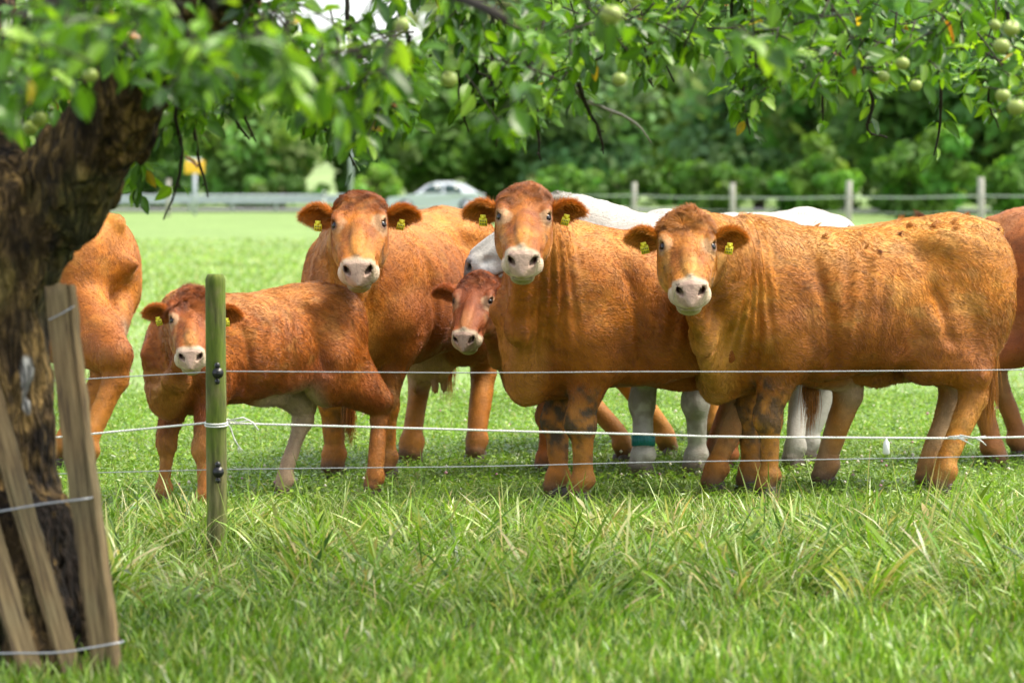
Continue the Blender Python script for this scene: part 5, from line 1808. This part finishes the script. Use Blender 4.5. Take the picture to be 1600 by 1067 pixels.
# ------------------------------------------------------------------ grass
def blades(base, h, w, az, lean, curve, nseg, col, yaw=None):
    """curved tapering blades; returns vertices, quads, colours"""
    n = len(base)
    t = np.linspace(0, 1, nseg + 1)
    d = np.stack([np.cos(az), np.sin(az), np.zeros(n)], 1)
    ya = rng.uniform(0, 2 * PI, n) if yaw is None else yaw
    sd = np.stack([np.cos(ya), np.sin(ya), np.zeros(n)], 1)
    ang = lean[:, None] + curve[:, None] * t[None, :]                       # from the vertical
    step = (h / nseg)[:, None]
    hx = np.concatenate([np.zeros((n, 1)), np.cumsum(np.sin(ang[:, :-1]) * step, 1)], 1)
    hz = np.concatenate([np.zeros((n, 1)), np.cumsum(np.cos(ang[:, :-1]) * step, 1)], 1)
    P = base[:, None] + d[:, None] * hx[..., None]
    P[..., 2] += hz
    P[..., 2] = np.maximum(P[..., 2], 0.004)
    ww = w[:, None] * 0.5 * np.array([0.75] + [1.0] * (nseg - 1) + [0.06])[None, :]
    L, R = P - sd[:, None] * ww[..., None], P + sd[:, None] * ww[..., None]
    V = np.stack([L, R], 2).reshape(n, -1, 3)
    q = np.array([(2 * i, 2 * i + 1, 2 * i + 3, 2 * i + 2) for i in range(nseg)])
    Q = (q[None] + (np.arange(n) * 2 * (nseg + 1))[:, None, None]).reshape(-1, 4)
    C = np.repeat(col[:, None], 2 * (nseg + 1), 1)
    return V.reshape(-1, 3), Q, C.reshape(-1, 3)


GC = np.array([(0.095, 0.195, 0.012), (0.155, 0.28, 0.018), (0.21, 0.345, 0.03), (0.27, 0.40, 0.065), (0.42, 0.48, 0.18), (0.50, 0.43, 0.19), (0.055, 0.125, 0.010)])


def pick(n, p):
    return GC[rng.choice(len(GC), n, p=p)] * rng.uniform(0.55, 1.3, (n, 1)) * rng.uniform(0.9, 1.1, (n, 3))


def fan(n, y0, y1, margin=0.65):
    """points spread over the ground the lens sees between depths y0 and y1 (and a step to each side)"""
    y = np.sqrt(rng.uniform(y0 ** 2, y1 ** 2, n))
    x = rng.uniform(-1, 1, n) * (y * 800 / F_PX + margin)
    return np.stack([x, y, np.zeros(n)], 1)


def grass_obj(name, parts, label, cat='grass'):
    off, V, Q, C = 0, [], [], []
    for v, q, c in parts:
        V.append(v); Q.append(q + off); C.append(c); off += len(v)
    o = obj(name, np.concatenate(V), [np.concatenate(Q)], M_GRASS, None, True, np.clip(np.concatenate(C), 0, 1))
    return tag(o, label, cat, kind='stuff')


# long tussocks of the unmown strip along the fence
parts = []
tus = []
while len(tus) < 410:
    p = fan(1, 9.5, 13.0, 1.5)[0]
    if abs(p[0] + 1.2) < 0.28 and 10.75 < p[1] < 11.8: continue
    far_edge = 12.55 - 0.25 * np.sin(p[0] * 3)
    if p[1] > far_edge: continue
    tus.append(p)
for p in tus:
    e = float(sstep(9.35, 10.2, np.array([p[1]]))[0] * sstep(13.3, 11.6, np.array([p[1]]))[0])
    n = int(rng.uniform(70, 150))
    rad = rng.uniform(0.05, 0.16)
    a, r = rng.uniform(0, 2 * PI, n), rad * np.sqrt(rng.random(n))
    b = p + np.stack([r * np.cos(a), r * np.sin(a), 0 * r], 1)
    comb = rng.uniform(0, 2 * PI)
    az = np.where(rng.random(n) < 0.5, a + rng.normal(0, 0.5, n), comb + rng.normal(0, 0.4, n))
    H = (0.09 + 0.17 * e) * rng.uniform(0.6, 1.3)
    h = H * rng.uniform(0.5, 1.35, n)
    tone = rng.random()
    pr_ = np.array([.15, .25, .22, .15, .12, .06, .05]) if tone < 0.55 else np.array([.07, .15, .20, .22, .22, .11, .03])
    if tone > 0.82: pr_ = np.array([.04, .08, .14, .20, .32, .22, 0])
    parts.append(blades(b, h, np.exp(rng.normal(-4.85, 0.42, n)), az, rng.uniform(0.1, 0.9, n), rng.uniform(0.4, 2.5, n), 5, pick(n, pr_ / pr_.sum())))
# filler between the tussocks
n = 34000
b = fan(n, 8.4, 13.4, 1.4)
parts.append(blades(b, rng.uniform(0.04, 0.15, n), rng.uniform(0.004, 0.008, n), rng.uniform(0, 2 * PI, n), rng.uniform(0, 0.6, n), rng.uniform(0.1, 1.6, n), 4, pick(n, [.20, .28, .22, .12, .08, .04, .06])))
# thin arching stems and flattened dead thatch
n = 7000
b = fan(n, 9.6, 12.9, 0.7)
parts.append(blades(b, rng.uniform(0.14, 0.36, n), rng.uniform(0.002, 0.0042, n), rng.uniform(0, 2 * PI, n), rng.uniform(0.3, 1.0, n), rng.uniform(0.4, 1.6, n), 6, pick(n, [.05, .12, .18, .22, .26, .16, .01])))
n = 9000
b = fan(n, 8.6, 13.2, 0.8); b[:, 2] = rng.uniform(0.0, 0.04, n)
parts.append(blades(b, rng.uniform(0.06, 0.20, n), rng.uniform(0.003, 0.007, n), rng.uniform(0, 2 * PI, n), rng.uniform(1.1, 1.5, n), rng.uniform(0, 0.3, n), 3, np.array([0.24, 0.17, 0.075]) * rng.uniform(0.4, 1.4, (n, 1))))
# upright seed stems and straws
n = 260
b = fan(n, 10.2, 12.9, 0.6)
parts.append(blades(b, rng.uniform(0.22, 0.42, n), rng.uniform(0.003, 0.006, n), rng.uniform(0, 2 * PI, n), rng.uniform(0, 0.35, n), rng.uniform(0.0, 0.6, n), 5, pick(n, [.1, .15, .15, .2, .2, .2, 0])))
b = gnd(1455, 905) + np.stack([rng.normal(0, .05, 26), rng.normal(0, .08, 26), np.zeros(26)], 1)
parts.append(blades(b, rng.uniform(0.35, 0.52, 26), rng.uniform(0.003, 0.0045, 26), rng.normal(0.2, .3, 26), rng.uniform(0.1, 0.3, 26), rng.uniform(0.0, 0.35, 26), 5, pick(26, [0, 0, 0, .2, .3, .5, 0])))
grass_obj('tall_grass', parts, 'long tangled grass of the unmown strip along the fence')

# soft short grass nearest to the lens
n = 52000
b = fan(n, 8.2, 10.0, 1.2)
pn = fbm(b * np.array([1.6, 1.6, 1]), 2, 71)
parts = [blades(b, rng.uniform(0.05, 0.16, n), rng.uniform(0.004, 0.0095, n), rng.uniform(0, 2 * PI, n), rng.uniform(0, 0.5, n), rng.uniform(0.1, 1.5, n), 4, pick(n, [.18, .26, .23, .15, .11, .03, .04]) * (1 + 0.2 * pn)[:, None])]
grass_obj('short_grass', parts, 'soft short green grass in front of the unmown strip')

# grazed sward with clover under the cattle
n = 175000
b = fan(n, 12.9, 20.5, 1.8)
pn = fbm(b * np.array([1.2, 1.2, 1]), 3, 73)
k = rng.random(n) < (0.75 + 0.3 * pn)
b = b[k]; n = len(b)
parts = [blades(b, rng.uniform(0.03, 0.085, n), rng.uniform(0.004, 0.008, n), rng.uniform(0, 2 * PI, n), rng.uniform(0.1, 0.9, n), rng.uniform(0.2, 1.6, n), 3, pick(n, [.06, .22, .31, .28, .10, .02, .01]) * (1 + 0.28 * fbm(b * np.array([0.9, 0.9, 1]), 2, 75))[:, None])]
n = 70000                                                  # clover leaflets lie flat
b = fan(n, 12.9, 21.0, 1.8); b[:, 2] = rng.uniform(0.02, 0.07, n)
parts.append(blades(b, rng.uniform(0.018, 0.030, n), rng.uniform(0.014, 0.022, n), rng.uniform(0, 2 * PI, n), rng.uniform(1.0, 1.5, n), rng.uniform(0, 0.5, n), 2, pick(n, [.12, .30, .32, .21, .04, 0, .01])))
n = 130000
b = fan(n, 20.0, 75.0, 2.0)
b = b[rng.random(n) < 1 - sstep(25, 75, b[:, 1]) * 0.9]; n = len(b)
sc = b[:, 1] / 20
parts.append(blades(b, rng.uniform(0.04, 0.09, n), rng.uniform(0.008, 0.014, n) * sc, rng.uniform(0, 2 * PI, n), rng.uniform(0.1, 0.8, n), rng.uniform(0.2, 1.4, n), 2, pick(n, [0, .08, .30, .42, .18, .02, 0]) * (1 + 0.22 * fbm(b * np.array([0.35, 0.35, 1]), 3, 76))[:, None]))
grass_obj('pasture_grass', parts, 'grazed green pasture grass with clover under the cattle')

# clover heads
fl_ = MB()
N = 900
b = fan(N, 13.6, 30.0, 1.0)
kk = fbm(b * np.array([0.5, 0.5, 1]), 2, 79) > -0.25
oct_ = np.array([(1, 0, 0), (-1, 0, 0), (0, 1, 0), (0, -1, 0), (0, 0, 1), (0, 0, -1)], float)
ot = np.array([(0, 2, 4), (2, 1, 4), (1, 3, 4), (3, 0, 4), (2, 0, 5), (1, 2, 5), (3, 1, 5), (0, 3, 5)])
for p in b[kk]:
    s_ = rng.uniform(0.007, 0.012)
    c = np.array((0.70, 0.66, 0.60)) if rng.random() < 0.75 else np.array((0.55, 0.28, 0.40))
    fl_.add(oct_ * s_ + p + [0, 0, rng.uniform(0.05, 0.10)], (), ot, c)
tag(fl_.build('clover_flowers', M_GRASS, None), 'white and pinkish clover heads dotted over the pasture', 'clover', kind='stuff')

# nettles and docks by the post
def weed(name, label, px, py, h, n, cat, lw, col, seed, group=None):
    r = np.random.default_rng(seed)
    g0 = gnd(px, py)
    t = empty(name, g0)
    tag(t, label, cat, group)
    lean = r.normal(0, 0.06, 2)
    P = np.array([(lean[0] * z, lean[1] * z, z * h) for z in np.linspace(0, 1, 8)])
    MB().tube(P, np.linspace(0.004, 0.0018, 8), 6).build('stem', flat_mat('weed_stem', (0.10, 0.16, 0.03), 0.6), t)
    for k in range(n):
        z = 0.15 + 0.82 * k / n
        a = k * PI / 2 + r.normal(0, 0.25) + (PI if k % 2 else 0)
        s_ = lw * (1.1 - 0.6 * z) * r.uniform(0.8, 1.15)
        av_ = nrm([math.cos(a), math.sin(a), r.uniform(-0.45, 0.15)])
        nn = nrm(np.array([0, 0, 1]) - av_ * av_[2]); xx = np.cross(av_, nn)
        me = mesh_np('leaf', LV[k % 5] * np.array([0.95, 1, 1]), [LQ], M_LEAF, True, leaf_cols([np.array(col) * r.uniform(0.8, 1.2)])[0])
        o = link('leaf', me, t)
        p = np.array([np.interp(z, np.linspace(0, 1, 8), P[:, i]) for i in range(3)]) + av_ * s_ * 0.25
        M3 = np.stack([xx, av_, nn], 1) * s_
        o.matrix_local = Matrix(((*M3[0], p[0]), (*M3[1], p[1]), (*M3[2], p[2]), (0, 0, 0, 1)))


weed('nettle', 'nettle growing left of the mossy fence post', 208, 905, 0.42, 14, 'weed', 0.075, (0.085, 0.20, 0.03), 1)
weed('nettle', 'leafy nettle in the tall grass below the broadside cow', 1190, 905, 0.34, 12, 'weed', 0.085, (0.075, 0.19, 0.025), 2)
weed('nettle', 'small nettle below the chest of the broadside cow, left of the leafy one', 1128, 880, 0.26, 9, 'weed', 0.07, (0.07, 0.18, 0.025), 3)
weed('dock_plant', 'broad leaved plant in the tangled grass between post and centre cow', 590, 905, 0.20, 8, 'weed', 0.095, (0.12, 0.25, 0.05), 4)

# ------------------------------------------------------------------ the herd
make_animal('cow', 'big orange brown cow standing broadside at the right with frayed hair clumps along its back', 'cow',
            198, (1186, 775), (1072, 341, 13.0), feet=[(1200, 781), (1172, 770), (1474, 776), (1452, 768)], pitch=32, yaw=3, pal=TAN,
            fur=110000, fur_len=0.018, knee_mud=0.9, folds=1.0, dewlap=1.0, seed=3, tail_off=(0.05, 0.0), girth=1.02, hind_dx=-0.66, scale=0.985, head_scale=0.97, tufts=30)
make_animal('cow', 'orange cow in the centre with a bright face, deep neck folds and muddy knees', 'cow',
            200, (890, 784), (820, 296, 13.2), feet=[(908, 789), (872, 781), (1290, 764), (1118, 772)], pitch=33, yaw=1, roll=-2, pal=RED, head_scale=0.97, crest_tone=0.35,
            voxel=0.0135, fur=100000, fur_len=0.013, knee_mud=1.0, folds=1.0, dewlap=1.05, seed=5, girth=1.03, hind_dx=-0.68, scale=0.975)
make_animal('cow', 'orange cow with a flat curly crest and swollen udder behind the brown calf', 'cow',
            247, (562, 748), (562, 306, 14.3), feet=[(604, 751), (522, 746), (744, 724), (643, 727)], pitch=35, yaw=-4, roll=2, pal=RED, head_scale=1.02, crest_tone=0.7,
            voxel=0.0135, fur=90000, fur_len=0.012, knee_mud=0.6, dewlap=0.9, seed=9, udder=(0.50, 0.28, 0.17), tail_off=(0.0, -0.10))
make_animal('calf', 'fluffy red brown calf standing half behind the mossy fence post', 'calf',
            225, (287, 795), (301, 464, 12.98), feet=[(320, 802), (256, 792), (584, 776), (444, 779)], scale=0.75, pitch=33, yaw=-2, pal=CALF,
            fur=90000, fur_len=0.024, depth=0.90, girth=0.86, head_scale=1.0, front_x=0.55, knee_mud=0.15, dewlap=0.4, seed=13, leg_k=1.05, pale_hind=(3,))
make_animal('calf', 'young reddish calf with a small face under the white muzzle', 'calf',
            192, (858, 742), (747, 432, 14.4), feet=[(852, 742), (862, 738), None, None], scale=0.80, pitch=40, yaw=-14, pal=DARKRED,
            fur=45000, fur_len=0.016, head_scale=0.98, seed=17, knee_mud=0.3, dewlap=0.8, tags=(0, 0), depth=0.95, girth=0.92, ear_up=0.1, crest=0.3)
wc, wc_head, wc_loc = make_animal('cow', 'white cow standing behind the orange cows with its muzzle over the small calf', 'cow',
            222, (1046, 746), (858, 311, 14.60), feet=[(1088, 746), (1004, 748), (1262, 728), (1240, 736)], pitch=34, yaw=-80, pal=WHITE, scale=0.995,
            fur=14000, fur_len=0.010, seed=21, knee_mud=0.45, locks=0.25, flat_back=True, tags=(0, 0), tail_dark=True, tail_off=(0.06, 0.06), dewlap=0.8, hind_dx=-0.66, ear_up=0.55, ear_back=0.9)
make_animal('cow', 'tan legged brown cow with a pale udder, its body hidden behind the white cow', 'cow',
            35, (1118, 692), (1262, 395, 17.3), feet=[(1117, 694), (1150, 690), (972, 728), (1040, 716)], pitch=50, yaw=150, pal=TAN, fine_head=False,
            fur=20000, seed=25, voxel=0.02, udder=(0.58, 0.42, 0.25), knee_mud=0.5, tags=(0, 0), scale=0.93)
make_animal('cow', 'orange cow seen from its broad rump, walking off behind the apple tree trunk', 'cow',
            155, (-116, 706), (-310, 330, 17.0), feet=[(-102, 712), (-132, 702), (134, 741), (96, 735)], pitch=45, yaw=120, pal=RED, fine_head=False,
            fur=70000, fur_len=0.015, seed=29, voxel=0.017, tags=(0, 0), girth=1.06, relief=0.15, tail_off=(0.14, 0.02))
make_animal('cow', 'reddish cow cut off at the right edge behind the big broadside cow', 'cow',
            12, (1890, 722), (2085, 315, 15.5), feet=[(1900, 715), (1880, 728), (1592, 722), (1552, 734)], pitch=45, yaw=90, pal=DARKRED, fine_head=False,
            fur=30000, seed=33, voxel=0.02, tags=(0, 0), knee_mud=0.7)

# teal marker band round the white cow's muddy leg
lb = MB()
bl = wc_loc(gnd(1004, 748))
for i in range(20):
    an = i * 2 * PI / 20
    lb.box((bl[0] - 0.005 + 0.060 * math.cos(an), bl[1] + 0.058 * math.sin(an), 0.205 + 0.004 * math.sin(an * 2)), (0.004, 0.024, 0.055),
           np.array([[math.cos(an), -math.sin(an), 0], [math.sin(an), math.cos(an), 0], [0, 0, 1]]))
lb.build('leg_band', flat_mat('teal_band', (0.01, 0.17, 0.17), 0.4), wc, False)
